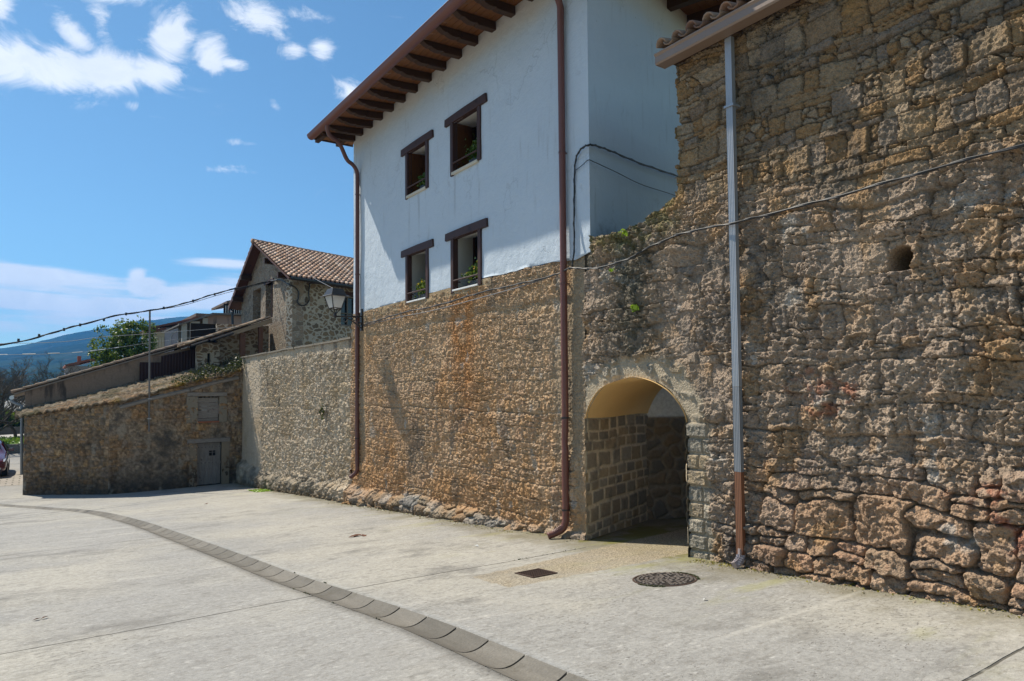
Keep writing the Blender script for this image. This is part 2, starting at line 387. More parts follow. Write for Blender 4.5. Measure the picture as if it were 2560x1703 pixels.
class MB:
    def __init__(s): s.v = []; s.f = []; s.c = []
    def add(s, V, F, col=None):
        n = len(s.v); s.v += [tuple(x) for x in V]; s.f += [tuple(i + n for i in f) for f in F]
        if col is not None: s.c += [tuple(col)] * len(V)
        return s
    def box(s, lo, hi):
        x0, y0, z0 = lo; x1, y1, z1 = hi
        return s.add([(x0, y0, z0), (x1, y0, z0), (x1, y1, z0), (x0, y1, z0), (x0, y0, z1), (x1, y0, z1), (x1, y1, z1), (x0, y1, z1)],
                     [(0, 3, 2, 1), (4, 5, 6, 7), (0, 1, 5, 4), (1, 2, 6, 5), (2, 3, 7, 6), (3, 0, 4, 7)])
    def obox(s, c, ax, ay, az, hx, hy, hz):
        c = Vector(c); ax = Vector(ax).normalized() * hx; ay = Vector(ay).normalized() * hy; az = Vector(az).normalized() * hz
        P = [c + ax * i + ay * j + az * k for k in (-1, 1) for (i, j) in ((-1, -1), (1, -1), (1, 1), (-1, 1))]
        return s.add(P, [(0, 3, 2, 1), (4, 5, 6, 7), (0, 1, 5, 4), (1, 2, 6, 5), (2, 3, 7, 6), (3, 0, 4, 7)])
    def prism(s, poly, ext):
        n = len(poly); ext = Vector(ext)
        P = [Vector(p) for p in poly] + [Vector(p) + ext for p in poly]
        F = [tuple(range(n - 1, -1, -1)), tuple(range(n, 2 * n))] + [(i, (i + 1) % n, n + (i + 1) % n, n + i) for i in range(n)]
        return s.add(P, F)
    def tube(s, pts, r, k=8, caps=True, sq=False):
        pts = [Vector(p) for p in pts]; n = len(pts)
        rs = r if hasattr(r, '__len__') else [r] * n
        ref = Vector((0.13, 0.31, 1)).normalized(); base = len(s.v); V = []
        pu = None
        for i, p in enumerate(pts):
            t = (pts[min(i + 1, n - 1)] - pts[max(i - 1, 0)]).normalized()
            if pu is None:
                u = t.cross(ref)
                if u.length < .05: u = t.cross(Vector((1, .2, 0)))
                u.normalize()
            else:
                u = (pu - t * pu.dot(t)).normalized()
            pu = u; v = t.cross(u)
            for j in range(k):
                a = 2 * math.pi * (j + (.5 if sq else 0)) / k
                V.append(p + (u * math.cos(a) + v * math.sin(a)) * rs[i])
        F = []
        for i in range(n - 1):
            for j in range(k):
                F.append((i * k + j, i * k + (j + 1) % k, (i + 1) * k + (j + 1) % k, (i + 1) * k + j))
        if caps: F += [tuple(range(k - 1, -1, -1)), tuple((n - 1) * k + j for j in range(k))]
        return s.add(V, F)
    def build(s, name, m, parent=None, base=None, smooth=False, bevel=0, solid=0):
        o = emit(name, np.array(s.v, float), s.f, m, parent, base, np.array(s.c) if len(s.c) == len(s.v) and s.c else None, smooth)
        bm = bmesh.new(); bm.from_mesh(o.data); bmesh.ops.recalc_face_normals(bm, faces=bm.faces); bm.to_mesh(o.data); bm.free()
        if bevel:
            md = o.modifiers.new('bevel', 'BEVEL'); md.width = bevel; md.segments = 2; md.limit_method = 'ANGLE'
        return o
def split_build(mb, name, m, parent, **kw):
    """one object per connected piece"""
    n = len(mb.v); par = list(range(n))
    def root(a):
        while par[a] != a: par[a] = par[par[a]]; a = par[a]
        return a
    for f in mb.f:
        for q in f[1:]:
            a, b_ = root(f[0]), root(q)
            if a != b_: par[a] = b_
    groups = {}
    for f in mb.f: groups.setdefault(root(f[0]), []).append(f)
    out = []
    for fs in groups.values():
        ids = sorted({q for f in fs for q in f}); mp_ = {a: i for i, a in enumerate(ids)}; p_ = MB()
        p_.add([mb.v[a] for a in ids], [tuple(mp_[q] for q in f) for f in fs]); out.append(p_.build(name, m, parent, **kw))
    return out
def arc(pts, n=6):
    """Catmull-Rom resample"""
    P = [Vector(p) for p in pts]; P = [P[0] * 2 - P[1]] + P + [P[-1] * 2 - P[-2]]; out = []
    for i in range(1, len(P) - 2):
        for k in range(n):
            t = k / n; a, b, c, e = P[i - 1], P[i], P[i + 1], P[i + 2]
            out.append(.5 * ((2 * b) + (c - a) * t + (2 * a - 5 * b + 4 * c - e) * t * t + (3 * b - 3 * c + e - a) * t ** 3))
    out.append(P[-2]); return out
def leaves(name, pts, size, m, parent=None, base=None, seed=0, elong=1.6, nrm=None):
    rng = np.random.default_rng(seed); pts = np.asarray(pts, float); n = len(pts)
    a = rng.normal(size=(n, 3)); a /= np.linalg.norm(a, axis=1)[:, None]
    b = rng.normal(size=(n, 3))
    if nrm is not None: a = a * .6 + np.asarray(nrm); a /= np.linalg.norm(a, axis=1)[:, None]
    b -= a * (a * b).sum(1)[:, None]; b /= np.linalg.norm(b, axis=1)[:, None]; c = np.cross(a, b)
    sz = size * rng.uniform(.6, 1.3, n)[:, None]
    fold = a * sz * .25
    V = np.stack([pts - b * sz * elong * .5, pts + c * sz * .5 + fold, pts + b * sz * elong * .5, pts - c * sz * .5 + fold], 1).reshape(-1, 3)
    F = np.arange(n * 4).reshape(n, 4)
    col = np.repeat(rng.uniform(0, 1, n) ** 1.3, 4)[:, None] * np.ones((1, 3))
    return emit(name, V, F, m, parent, base, col)
def tile_roof(name, O, e, s, width, length, parent, tw=.22, tl=.38, seed=0, thick=.016, base=None, cols=None, m=None):
    """canal tiles: O eave corner, e along the eave, s up the slope (unit vectors)"""
    O = np.array(O, float); e = np.array(e, float); s = np.array(s, float); nrm = np.cross(e, s); nrm /= np.linalg.norm(nrm)
    if nrm[2] < 0: nrm = -nrm
    nc = int(round(width / tw)); tw = width / nc; nr = int(math.ceil(length / tl))
    cols = cols or [(.30, .17, .11), (.36, .21, .14), (.25, .15, .11), (.40, .27, .19), (.33, .22, .16), (.22, .14, .10)]
    rng = random.Random(seed); V = []; F = []; C = []
    K = 7
    for i in range(nc):
        jx = rng.uniform(-.006, .006)
        for j in range(nr):
            col = np.array(rng.choice(cols)) * rng.uniform(.75, 1.2)
            l0 = j * tl - .03; l1 = min((j + 1) * tl + .02, length)
            if l1 <= l0: continue
            jz = rng.uniform(-.008, .008); js = rng.uniform(-.012, .012)
            b0 = len(V)
            for (l, lift, wd) in ((l0 + js, .030 + jz, 1.08), (l1, .004, .92)):
                for k in range(K):
                    a = math.pi * k / (K - 1)
                    V.append(O + e * ((i + .5) * tw + jx - math.cos(a) * tw * .30 * wd) + s * l + nrm * (math.sin(a) * tw * .34 * wd + lift + .02)); C.append(col)
            for k in range(K - 1): F.append((b0 + k, b0 + k + 1, b0 + K + k + 1, b0 + K + k))
            b1 = len(V); col2 = col * .8
            for (l, lift) in ((l0 + js * .5 - .02, .022), (l1, .0)):
                for k in range(5):
                    a = math.pi * k / 4
                    V.append(O + e * ((i + 1.0) * tw - math.cos(a) * tw * .30) + s * l + nrm * (-math.sin(a) * tw * .2 + .05 + lift)); C.append(col2)
            for k in range(4): F.append((b1 + k, b1 + k + 1, b1 + 5 + k + 1, b1 + 5 + k))
    o = emit(name, np.array(V), F, m or TILE, parent, base, np.array(C), True)
    md = o.modifiers.new('thickness', 'SOLIDIFY'); md.thickness = thick; md.offset = 0
    return o
def grid_faces(ny, nz, mask=None):
    idx = np.arange(ny * nz).reshape(ny, nz)
    F = np.stack([idx[:-1, :-1], idx[:-1, 1:], idx[1:, 1:], idx[1:, :-1]], -1).reshape(-1, 4)
    if mask is not None: F = F[mask.reshape(-1)]
    return F
def compact(V, F, C):
    used = np.unique(F); remap = np.full(len(V), -1); remap[used] = np.arange(len(used))
    return V[used], remap[F], C[used] if C is not None else None

# ------------------------------------------------------------------ ground
D = 6.6
def ground_z(x, y):
    L = (-1.66 - .0676 * np.asarray(y, float)) + 3.5
    z = -3.5 + .08 * np.log1p(np.exp(np.clip(L / .08, -60, 60)))
    return z + .018 * fbm(np.asarray(x, float) * .35, np.asarray(y, float) * .3, 2, 5)
def gz(x, y): return float(ground_z(np.array([float(x)]), np.array([float(y)]))[0])
CH = arc([(2.80, -7, 0), (2.79, 3.8, 0), (2.74, 5.7, 0), (2.68, 6.4, 0), (2.55, 7.9, 0), (2.39, 10.3, 0), (2.2, 13.2, 0), (1.83, 17.4, 0), (1.25, 21.1, 0), (.35, 23.8, 0), (-.9, 26.9, 0), (-2.2, 29.5, 0), (-4.4, 33, 0)], 10)
CHY = np.array([p.y for p in CH]); CHX = np.array([p.x for p in CH])
def chx(y): return np.interp(y, CHY, CHX)
HWc = .18
ys = list(np.arange(-6, 44, .3)) + [44 * 1.09 ** k for k in range(1, 56)]
lefts = [-4000, -2000, -900, -400, -180, -90, -50, -30, -20, -14, -10, -7, -5, -3.6, -2.6, -1.8, -1.2, -.8, -.5, -.3, -.12, -.001]
rights = [.001, .1, .25, .45, .7, 1.0, 1.3, 1.6, 1.9, 2.2, 2.5, 2.8, 3.1, 3.4, 3.7, 4.0, 4.4, 5, 6, 7.5, 9.5, 13, 20, 35, 60, 110, 220, 450, 1000, 2500, 5000]
def m_ground(n, b, o):
    p = n.pos(); x, y, z = n.sep(p)
    big = n.noise(p, .32, 5, .55); mid = n.noise(n.scl(p, (.55, 1.5, 1)), 1.1, 6, .62); fine = n.noise(p, 26, 5, .7); grain = n.noise(p, 130, 2, .6)
    c = n.mix(mid, (.245, .237, .222), (.365, .355, .333))
    c = n.mix(n.m('MULTIPLY', n.ramp(big, .40, .62), .55), c, (.43, .40, .335))
    blot = n.ramp(n.noise(n.scl(p, (.7, 1, 1)), .85, 6, .68), .54, .70)
    c = n.mix(n.m('MULTIPLY', blot, .85), c, (.17, .162, .148))
    st2 = n.ramp(n.noise(n.scl(p, (1.1, 2.6, 1)), 1.0, 7, .72, .6), .55, .70); c = n.mix(n.m('MULTIPLY', st2, .55), c, (.19, .178, .155))
    ty = n.m('ADD', y, n.m('MULTIPLY', x, .35)); tyr = n.m('MULTIPLY', n.ramp(n.noise(n.comb(n.m('MULTIPLY', x, .35), n.m('MULTIPLY', ty, 3.2), 0), 1.0, 4, .6), .60, .72), n.ramp(x, 5.5, 3.8)); c = n.mix(n.m('MULTIPLY', tyr, .38), c, (.20, .19, .175))
    pale = n.ramp(n.noise(n.scl(p, (.35, 1.4, 1)), 1.2, 6, .66, .4), .58, .76)
    c = n.mix(n.m('MULTIPLY', pale, .55), c, (.52, .49, .44))
    # little dark pits of the brushed concrete
    pit = n.m('MULTIPLY', n.ramp(n.noise(n.scl(p, (24, 52, 30)), 1.0, 3, .6), .60, .72), n.ramp(n.noise(p, .9, 4, .6), .40, .62, .15, 1))
    c = n.mix(n.m('MULTIPLY', pit, .70), c, (.115, .095, .075))
    k = n.m('ADD', n.m('MULTIPLY_ADD', fine, .55, .5), n.m('MULTIPLY', grain, .45))
    mot = n.ramp(n.noise(n.scl(p, (5.5, 10, 6)), 1.0, 6, .72), .50, .66); mot2 = n.ramp(n.noise(n.scl(p, (11, 22, 12)), 1.0, 5, .7), .54, .68)
    c = n.mix(n.m('MULTIPLY', mot, .55), c, (.20, .19, .172)); c = n.mix(n.m('MULTIPLY', mot2, .55), c, (.19, .172, .15))
    c = n.mix(n.m('MULTIPLY', n.ramp(n.noise(n.scl(p, (8, 15, 8)), 1.3, 5, .7), .56, .70), .45), c, (.56, .54, .50))
    k = n.m('ADD', n.m('MULTIPLY_ADD', fine, .95, .28), n.m('MULTIPLY', grain, .50))
    c = n.mix(1.0, c, n.comb(k, k, k), 'MULTIPLY')
    # moss and damp along the foot of the wall
    wn = n.noise(p, 1.6, 6, .65); wn2 = n.noise(p, 7.0, 5, .7)
    dist = n.m('SUBTRACT', D, x)
    foot = n.m('MULTIPLY', n.ramp(n.m('ADD', dist, n.m('MULTIPLY_ADD', wn, 2.2, -1.1)), 1.0, .0), n.ramp(y, 30, 26))
    c = n.mix(n.m('MULTIPLY', foot, .70), c, (.15, .128, .068))
    moss = n.m('MULTIPLY', n.ramp(n.m('ADD', dist, n.m('MULTIPLY_ADD', wn2, 1.3, -.55)), .40, .05), n.ramp(wn, .42, .56))
    c = n.mix(n.m('MULTIPLY', moss, .85), c, (.13, .12, .02))
    green = n.m('MULTIPLY', n.ramp(n.noise(n.scl(p, (.6, 1.6, 1)), .8, 5, .6), .55, .68), n.ramp(dist, 2.6, .6))
    c = n.mix(n.m('MULTIPLY', green, .4), c, (.30, .29, .08))
    # exposed aggregate patch round the grate, running to the arch
    ppx = n.m('ADD', x, n.m('MULTIPLY_ADD', wn2, .24, -.12)); ppy = n.m('ADD', y, n.m('MULTIPLY_ADD', wn2, .24, -.12))
    pa = n.m('MULTIPLY', n.ramp(ppx, 4.08, 4.14), n.m('MULTIPLY', n.ramp(n.m('SUBTRACT', ppy, n.m('MULTIPLY', n.m('SUBTRACT', ppx, 4.1), -.05)), 5.93, 5.99), n.ramp(n.m('SUBTRACT', ppy, n.m('MULTIPLY', n.m('SUBTRACT', ppx, 4.1), .12)), 6.74, 6.66)))
    pcol = n.mix(n.ramp(n.noise(p, 48, 4, .75), .38, .62), (.13, .10, .06), (.46, .39, .28))
    c = n.mix(n.m('MULTIPLY', pa, n.ramp(wn, .3, .6, .45, .85)), c, pcol)
    # contraction joints
    jn = n.m('MULTIPLY_ADD', n.noise(p, 1.4, 4, .6), .05, -.025)
    jw = None
    for (yj, x0, x1) in ((7.14, -9, 6.2), (1.88, 3.1, 6.6), (20.75, 1.4, 6.5), (-3.4, -9, 6.6), (13.9, -9, 2.1)):
        g = n.m('MULTIPLY', n.ramp(n.m('ABSOLUTE', n.m('SUBTRACT', n.m('ADD', y, jn), yj)), .014, .006), n.m('MULTIPLY', n.m('GREATER_THAN', x, x0), n.m('LESS_THAN', x, x1)))
        jw = g if jw is None else n.m('MAXIMUM', jw, g)
    jb = n.m('MULTIPLY', jw, n.ramp(n.noise(n.scl(p, (6, 0, 0)), 1, 4, .6), .3, .5, .35, 1))
    c = n.mix(n.m('MULTIPLY', jb, .8), c, (.05, .045, .035))
    scr = n.m('MULTIPLY', n.ramp(n.m('ABSOLUTE', n.m('SUBTRACT', n.m('ADD', y, n.m('MULTIPLY', jn, 1.5)), 3.38)), .045, .01), n.m('MULTIPLY', n.ramp(x, 4.0, 4.6), n.ramp(x, 6.4, 6.1)))
    c = n.mix(n.m('MULTIPLY', scr, .26), c, (.56, .53, .47))
    # darker weathered road beyond the shed
    far = n.ramp(y, 30, 34)
    c = n.mix(n.m('MULTIPLY', far, .35), c, (.20, .19, .175))
    n.put(b.inputs['Base Color'], c); b.inputs['Roughness'].default_value = .9; b.inputs['Specular IOR Level'].default_value = .2
    h = n.m('SUBTRACT', n.m('ADD', n.m('MULTIPLY', fine, .8), n.m('MULTIPLY', grain, .5)), n.m('ADD', n.m('MULTIPLY', pit, .9), n.m('MULTIPLY', jb, 2.0)))
    bump(n, b, h, .006, 1.0)
GROUND = mat('brushed concrete', m_ground)
rows = []; Yg = np.array(ys)
cx = chx(Yg); slot = np.where((Yg > -6.5) & (Yg < 33), .16, 0.0)
colsX = []; dz_ = []
for a in lefts: colsX.append(cx - HWc + (a if abs(a) > 60 else a)); dz_.append(0 * cx)
colsX.append(cx - HWc + .0005); dz_.append(-slot); colsX.append(cx + HWc - .0005); dz_.append(-slot)
for a in rights: colsX.append(cx + HWc + a); dz_.append(0 * cx)
GX = np.stack(colsX, 1); GY = np.repeat(Yg[:, None], GX.shape[1], 1)
GZ = ground_z(GX, GY) + np.stack(dz_, 1)
GV = np.stack([GX, GY, GZ], -1).reshape(-1, 3)
Fg = grid_faces(GX.shape[0], GX.shape[1])[:, ::-1]
tag(emit('ground', GV, Fg, GROUND), kind='structure')

# dished drainage channel of precast pieces
def m_chan(n, b, o):
    p = n.pos(); a = n.noise(n.scl(p, (6, 1, 1)), 2.0, 5, .6); f = n.noise(p, 60, 4, .7)
    c = n.mix(a, (.115, .106, .092), (.20, .185, .16)); k = n.m('MULTIPLY_ADD', f, .9, .55)
    at = n.new('ShaderNodeAttribute', attribute_name='Col').outputs['Color']
    c = n.mix(1.0, n.mix(1.0, c, n.comb(k, k, k), 'MULTIPLY'), at, 'MULTIPLY')
    dirt = n.ramp(n.noise(n.scl(p, (2, 2, 2)), 1.6, 6, .7), .52, .68); c = n.mix(n.m('MULTIPLY', dirt, .6), c, (.09, .078, .055))
    n.put(b.inputs['Base Color'], c); b.inputs['Roughness'].default_value = .8; bump(n, b, f, .004)
CHANM = mat('grey precast concrete', m_chan)
cmb = MB(); s_ = -5.0; L_ = .475; NP = 11
while s_ < 30.5:
    ca = (float(chx(s_)), s_); cb = (float(chx(s_ + L_)), s_ + L_)
    t = Vector((cb[0] - ca[0], cb[1] - ca[1], 0)); ln = t.length; t.normalize(); nx = Vector((t.y, -t.x, 0))
    g_ = .009; V = []; st = 4
    for q in range(st + 1):
        pp = Vector((ca[0], ca[1], 0)) + t * (g_ + (ln - 2 * g_) * q / st)
        for k in range(NP):
            f = -1 + 2 * k / (NP - 1); wv = HWc - .006
            P = pp + nx * (f * wv); zz = gz(P.x, P.y)
            V.append((P.x, P.y, zz + .001 - .052 * (1 - f * f) ** 1.15))
        for f in (1, -1):
            P = pp + nx * (f * (HWc - .006)); V.append((P.x, P.y, gz(P.x, P.y) - .14))
    W_ = NP + 2; F = []
    for q in range(st):
        for k in range(W_): F.append((q * W_ + k, q * W_ + (k + 1) % W_, (q + 1) * W_ + (k + 1) % W_, (q + 1) * W_ + k))
    F += [tuple(range(W_)), tuple(st * W_ + k for k in range(W_ - 1, -1, -1))]
    cmb.add(V, F, (np.array((1, .99, .97)) * (.82 + .42 * float(hsh(int(round(s_ * 10)), 3, 4))))); s_ += L_ + .0035
tag(cmb.build('drainage_channel', CHANM, base=(2.79, 3.8, gz(2.79, 3.8)), smooth=False), 'dished grey concrete drainage channel curving across the plaza', 'drain channel')

# manhole cover
mx_, my_ = 5.47, 5.05; g0 = gz(mx_, my_)
mh = empty('manhole_cover', (mx_, my_, g0), 'round rusty cast iron manhole cover with slotted pattern set in the concrete', 'manhole cover')
def gpt(r, a, h): x = mx_ + r * math.cos(a); y = my_ + r * math.sin(a); return (x, y, gz(x, y) + h)
fr = MB(); N = 56; V = []; F = []
for (r, h) in ((.335, -.03), (.335, .005), (.315, .006), (.312, -.03)):
    V += [gpt(r, 2 * math.pi * i / N, h) for i in range(N)]
for q in range(3): F += [(q * N + i, q * N + (i + 1) % N, (q + 1) * N + (i + 1) % N, (q + 1) * N + i) for i in range(N)]
fr.add(V, F).build('frame', RUST, mh)
lid = MB(); V = [gpt(.307, 2 * math.pi * i / N, .004) for i in range(N)] + [gpt(.307, 2 * math.pi * i / N, -.03) for i in range(N)]
lid.add(V, [tuple(range(N))] + [(i, N + i, N + (i + 1) % N, (i + 1) % N) for i in range(N)])
lid.build('lid', simple('dark cast iron', (.040, .034, .030), .55, .3, .4, 14), mh)
lug = MB(); rng = random.Random(4)
for ring, (ra, rb, cnt) in enumerate(((.03, .055, 6), (.07, .105, 10), (.125, .155, 16), (.175, .205, 22), (.225, .25, 28), (.266, .29, 34))):
    for i in range(cnt):
        if rng.random() < .12: continue
        a0 = 2 * math.pi * (i + .15 + rng.uniform(-.1, .1)) / cnt; a1 = a0 + 2 * math.pi * rng.uniform(.45, .68) / cnt
        V = [gpt(ra, a0, .0045), gpt(rb, a0, .0045), gpt(rb, a1, .0045), gpt(ra, a1, .0045), gpt(ra, a0, .012), gpt(rb, a0, .012), gpt(rb, a1, .012), gpt(ra, a1, .012)]
        lug.add(V, [(4, 5, 6, 7), (0, 1, 5, 4), (1, 2, 6, 5), (2, 3, 7, 6), (3, 0, 4, 7)])
lug.build('raised_pattern', simple('worn iron', (.23, .195, .17), .5, .2, .35, 20), mh)
tag(leaves('moss_rim', [gpt(.338 + random.Random(i).uniform(-.008, .02), a, .006) for i, a in enumerate(np.concatenate([np.random.default_rng(3).uniform(-.9, .5, 260), np.random.default_rng(4).uniform(3.0, 3.9, 140)]))], .014, LEAFI, mh, nrm=(0, 0, 1)), 'green moss filling the gap round the lid', None, None, 'stuff')
# square drain grate
gr = empty('drain_grate', (4.73, 6.315, gz(4.73, 6.315)), 'square rusty drain grate with a mesh of bars in tan aggregate', 'drain grate')
fb = MB()
def gbox(x0, x1, y0, y1, h0, h1):
    P = []
    for h in (h0, h1):
        for (x, y) in ((x0, y0), (x1, y0), (x1, y1), (x0, y1)): P.append((x, y, gz(x, y) + h))
    return P
BX = [(0, 3, 2, 1), (4, 5, 6, 7), (0, 1, 5, 4), (1, 2, 6, 5), (2, 3, 7, 6), (3, 0, 4, 7)]
for (x0, x1, y0, y1) in ((4.555, 4.905, 6.14, 6.158), (4.555, 4.905, 6.472, 6.49), (4.555, 4.573, 6.158, 6.472), (4.887, 4.905, 6.158, 6.472)): fb.add(gbox(x0, x1, y0, y1, -.02, .012), BX)
fb.build('frame', RUST, gr)
bb = MB()
for i in range(11): x = 4.584 + i * .0292; bb.add(gbox(x, x + .008, 6.159, 6.471, -.015, .008), BX)
bb.build('grille', RUST, gr); b2 = MB()
for i in range(6): y = 6.2 + i * .046; b2.add(gbox(4.574, 4.886, y, y + .008, -.014, .010), BX)
b2.build('grille', RUST, gr)
b3 = MB(); b3.add(gbox(4.56, 4.90, 6.145, 6.485, .0015, .0035), BX); b3.build('pit', DARK, gr)  # black sheet over the ground imitates the darkness below the bars

# ------------------------------------------------------------------ stone walls (displaced surfaces)
TAN = np.array([(.42, .30, .18), (.38, .26, .15), (.44, .33, .22), (.36, .27, .19), (.40, .27, .14), (.47, .37, .26), (.34, .25, .18), (.41, .32, .23)]) * (1.18, 1.10, 1.02)
PINK = np.array([(.40, .29, .21), (.42, .28, .20), (.36, .28, .22), (.44, .34, .26), (.35, .27, .20), (.40, .31, .25), (.37, .26, .18)]) * (1.20, 1.07, .93)
def house_base_fn(Y, Z):
    gzv = ground_z(np.full(Y.shape, D), Y); hg = Z - gzv
    idr, e, ox, oy = courses(Y, Z, .150, .185, 11, .35, .028)
    idb, eb, obx, oby = stones(Y, Z, .25, 1.35, .8, 15)
    ph = np.interp(Y, [7.4, 8.3, 10, 12, 14.5, 16.5], [.10, .12, .20, .34, .56, .62]) * (.85 + .3 * fbm(Y * 1.3, Y * 0, 2, 8))
    pl = sstep(ph + .03, ph - .05, hg)
    kk = np.floor(idr * 9999)
    fill = sstep(-.1, .35, fbm(Y * 1.4, Z * 1.4, 4, 88))
    rel = sstep(-.003, .009, e) * (.012 + .040 * (1 - fill) + .020 * idr) + ox * (hsh(kk, 0, 3) - .5) * .32 + oy * (hsh(kk, 0, 4) - .5) * .32
    relb = sstep(0, .03, eb) * (.04 + .07 * idb) + obx * (hsh(np.floor(idb * 9999), 0, 3) - .5) * .7 + oby * (hsh(np.floor(idb * 9999), 0, 6) - .5) * .6
    smear = sstep(-.15, .35, Z + .5 * fbm(Y * .8, Z * .8, 3, 2)) * .65
    rel = rel * (1 - smear * .6)
    rough = (.52 * facets(Y, Z * .8, .060, 121) + .95 * facets(Y, Z * .9, .029, 122)) * (.55 + .7 * vnoise(Y * 1.1, Z * 1.1, 77)) + .008 * fbm(Y * 22, Z * 16, 3, 31)
    flat = np.maximum(sstep(.25, .10, np.abs(Y - 15.75)) * sstep(-1.9, -1.6, Z + .2 * fbm(Y * 2, Z * 2, 2, 6)), sstep(8.35, 8.1, Y + .12 * fbm(Y * 3, Z * 2, 3, 9)) * sstep(-1.4, -.8, Z))
    flat = np.maximum(flat, sstep(7.82, 7.72, Y + .1 * fbm(Z * 2, Y, 2, 14)))
    h = lerp(rel + rough, rough * .35, flat * .85) + .03 * fbm(Y * .5, Z * .5, 3, 41)
    h = h + pl * (np.interp(Y, [7.4, 8.0, 9.5, 12, 16.5], [.0, .03, .10, .17, .2]) * sstep(ph + .02, ph - .22, hg) + relb - rel * .6)
    c = palette(idr, TAN) * .62 + np.array((.52, .39, .265)) * .38
    c = c * np.array((1.17, 1.06, .97))
    cb = palette(idb, [(.36, .31, .25), (.42, .35, .26), (.30, .28, .25), (.46, .42, .36), (.40, .29, .19), (.33, .26, .18)])
    mort = sstep(.022, .004, e)
    c = mixc(c, (.52, .40, .27), np.clip(mort * .5 + smear * .40, 0, 1))
    c = mixc(c, (.35, .275, .185), flat * .75)
    c = mixc(c, cb, pl)
    n1_ = fbm(Y * 1.1, Z * 1.1, 5, 61); n2_ = fbm(Y * 4, Z * 4, 4, 62)
    rust = np.exp(-((Y - 10.85 - .12 * n2_) / .22) ** 2) * sstep(-.9, .5, Z + .4 * n1_) + .8 * np.exp(-((Y - 11.25) / .2) ** 2) * sstep(.1, .9, Z + .3 * n2_)
    c = mixc(c, (.46, .19, .065), np.clip(rust * (.60 + .7 * n2_), 0, .75))
    og = sstep(.0, .5, n1_ + .25 * sstep(-1.0, -2.2, Z) + .2 * sstep(12, 14.5, Y) * sstep(-1, -2, Z) - .12)
    c = mixc(c, (.55, .30, .13), og * .55)
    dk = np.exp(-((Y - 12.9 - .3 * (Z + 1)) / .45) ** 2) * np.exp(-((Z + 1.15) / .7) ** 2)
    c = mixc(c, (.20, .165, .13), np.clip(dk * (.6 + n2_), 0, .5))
    broad = np.exp(-((Y - 10.9) / .85) ** 2) * sstep(-1.6, .6, Z + .6 * n1_) + .8 * np.exp(-((Y - 14.3) / .8) ** 2) * sstep(.2, -1.4, Z + .5 * n1_)
    c = mixc(c, (.55, .28, .11), np.clip(broad * (.40 + .45 * n2_), 0, .55))
    c = mixc(c, (.17, .155, .135), sstep(.25, .6, fbm(Y * 2.3, Z * 1.1, 4, 70)) * .45)
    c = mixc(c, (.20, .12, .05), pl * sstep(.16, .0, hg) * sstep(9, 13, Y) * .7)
    c = mixc(c, (.55, .52, .46), sstep(.45, .65, fbm(Y * 5, Z * 3, 3, 71)) * .5)
    return h, c
AP = [(p.x, p.z) for p in arc([(0, 0, .150), (.2, 0, .135), (.42, 0, .092), (.58, 0, .022), (.71, 0, -.072), (.86, 0, -.245), (.925, 0, -.37), (.945, 0, -.50)], 4)]
APX = np.array([a for a, b_ in AP]); APZ = np.array([b_ for a, b_ in AP])
def arch_dist(Y, Z):
    """signed distance outside the opening"""
    out = np.full(Y.shape, 9.0); near = (np.abs(Y - 6.595) < 1.7) & (Z < 1.1)
    y = np.abs(Y[near] - 6.595); z = Z[near]; best = np.full(y.shape, 9.0)
    for (x0, z0), (x1, z1) in zip(AP[:-1] + [AP[-1]], AP[1:] + [(.945, -4.0)]):
        ex, ez = x1 - x0, z1 - z0; t = np.clip(((y - x0) * ex + (z - z0) * ez) / (ex * ex + ez * ez), 0, 1)
        best = np.minimum(best, np.hypot(y - x0 - t * ex, z - z0 - t * ez))
    ins = (y < .945) & (z < np.interp(y, APX, APZ))
    out[near] = np.where(ins, -best, best); return out
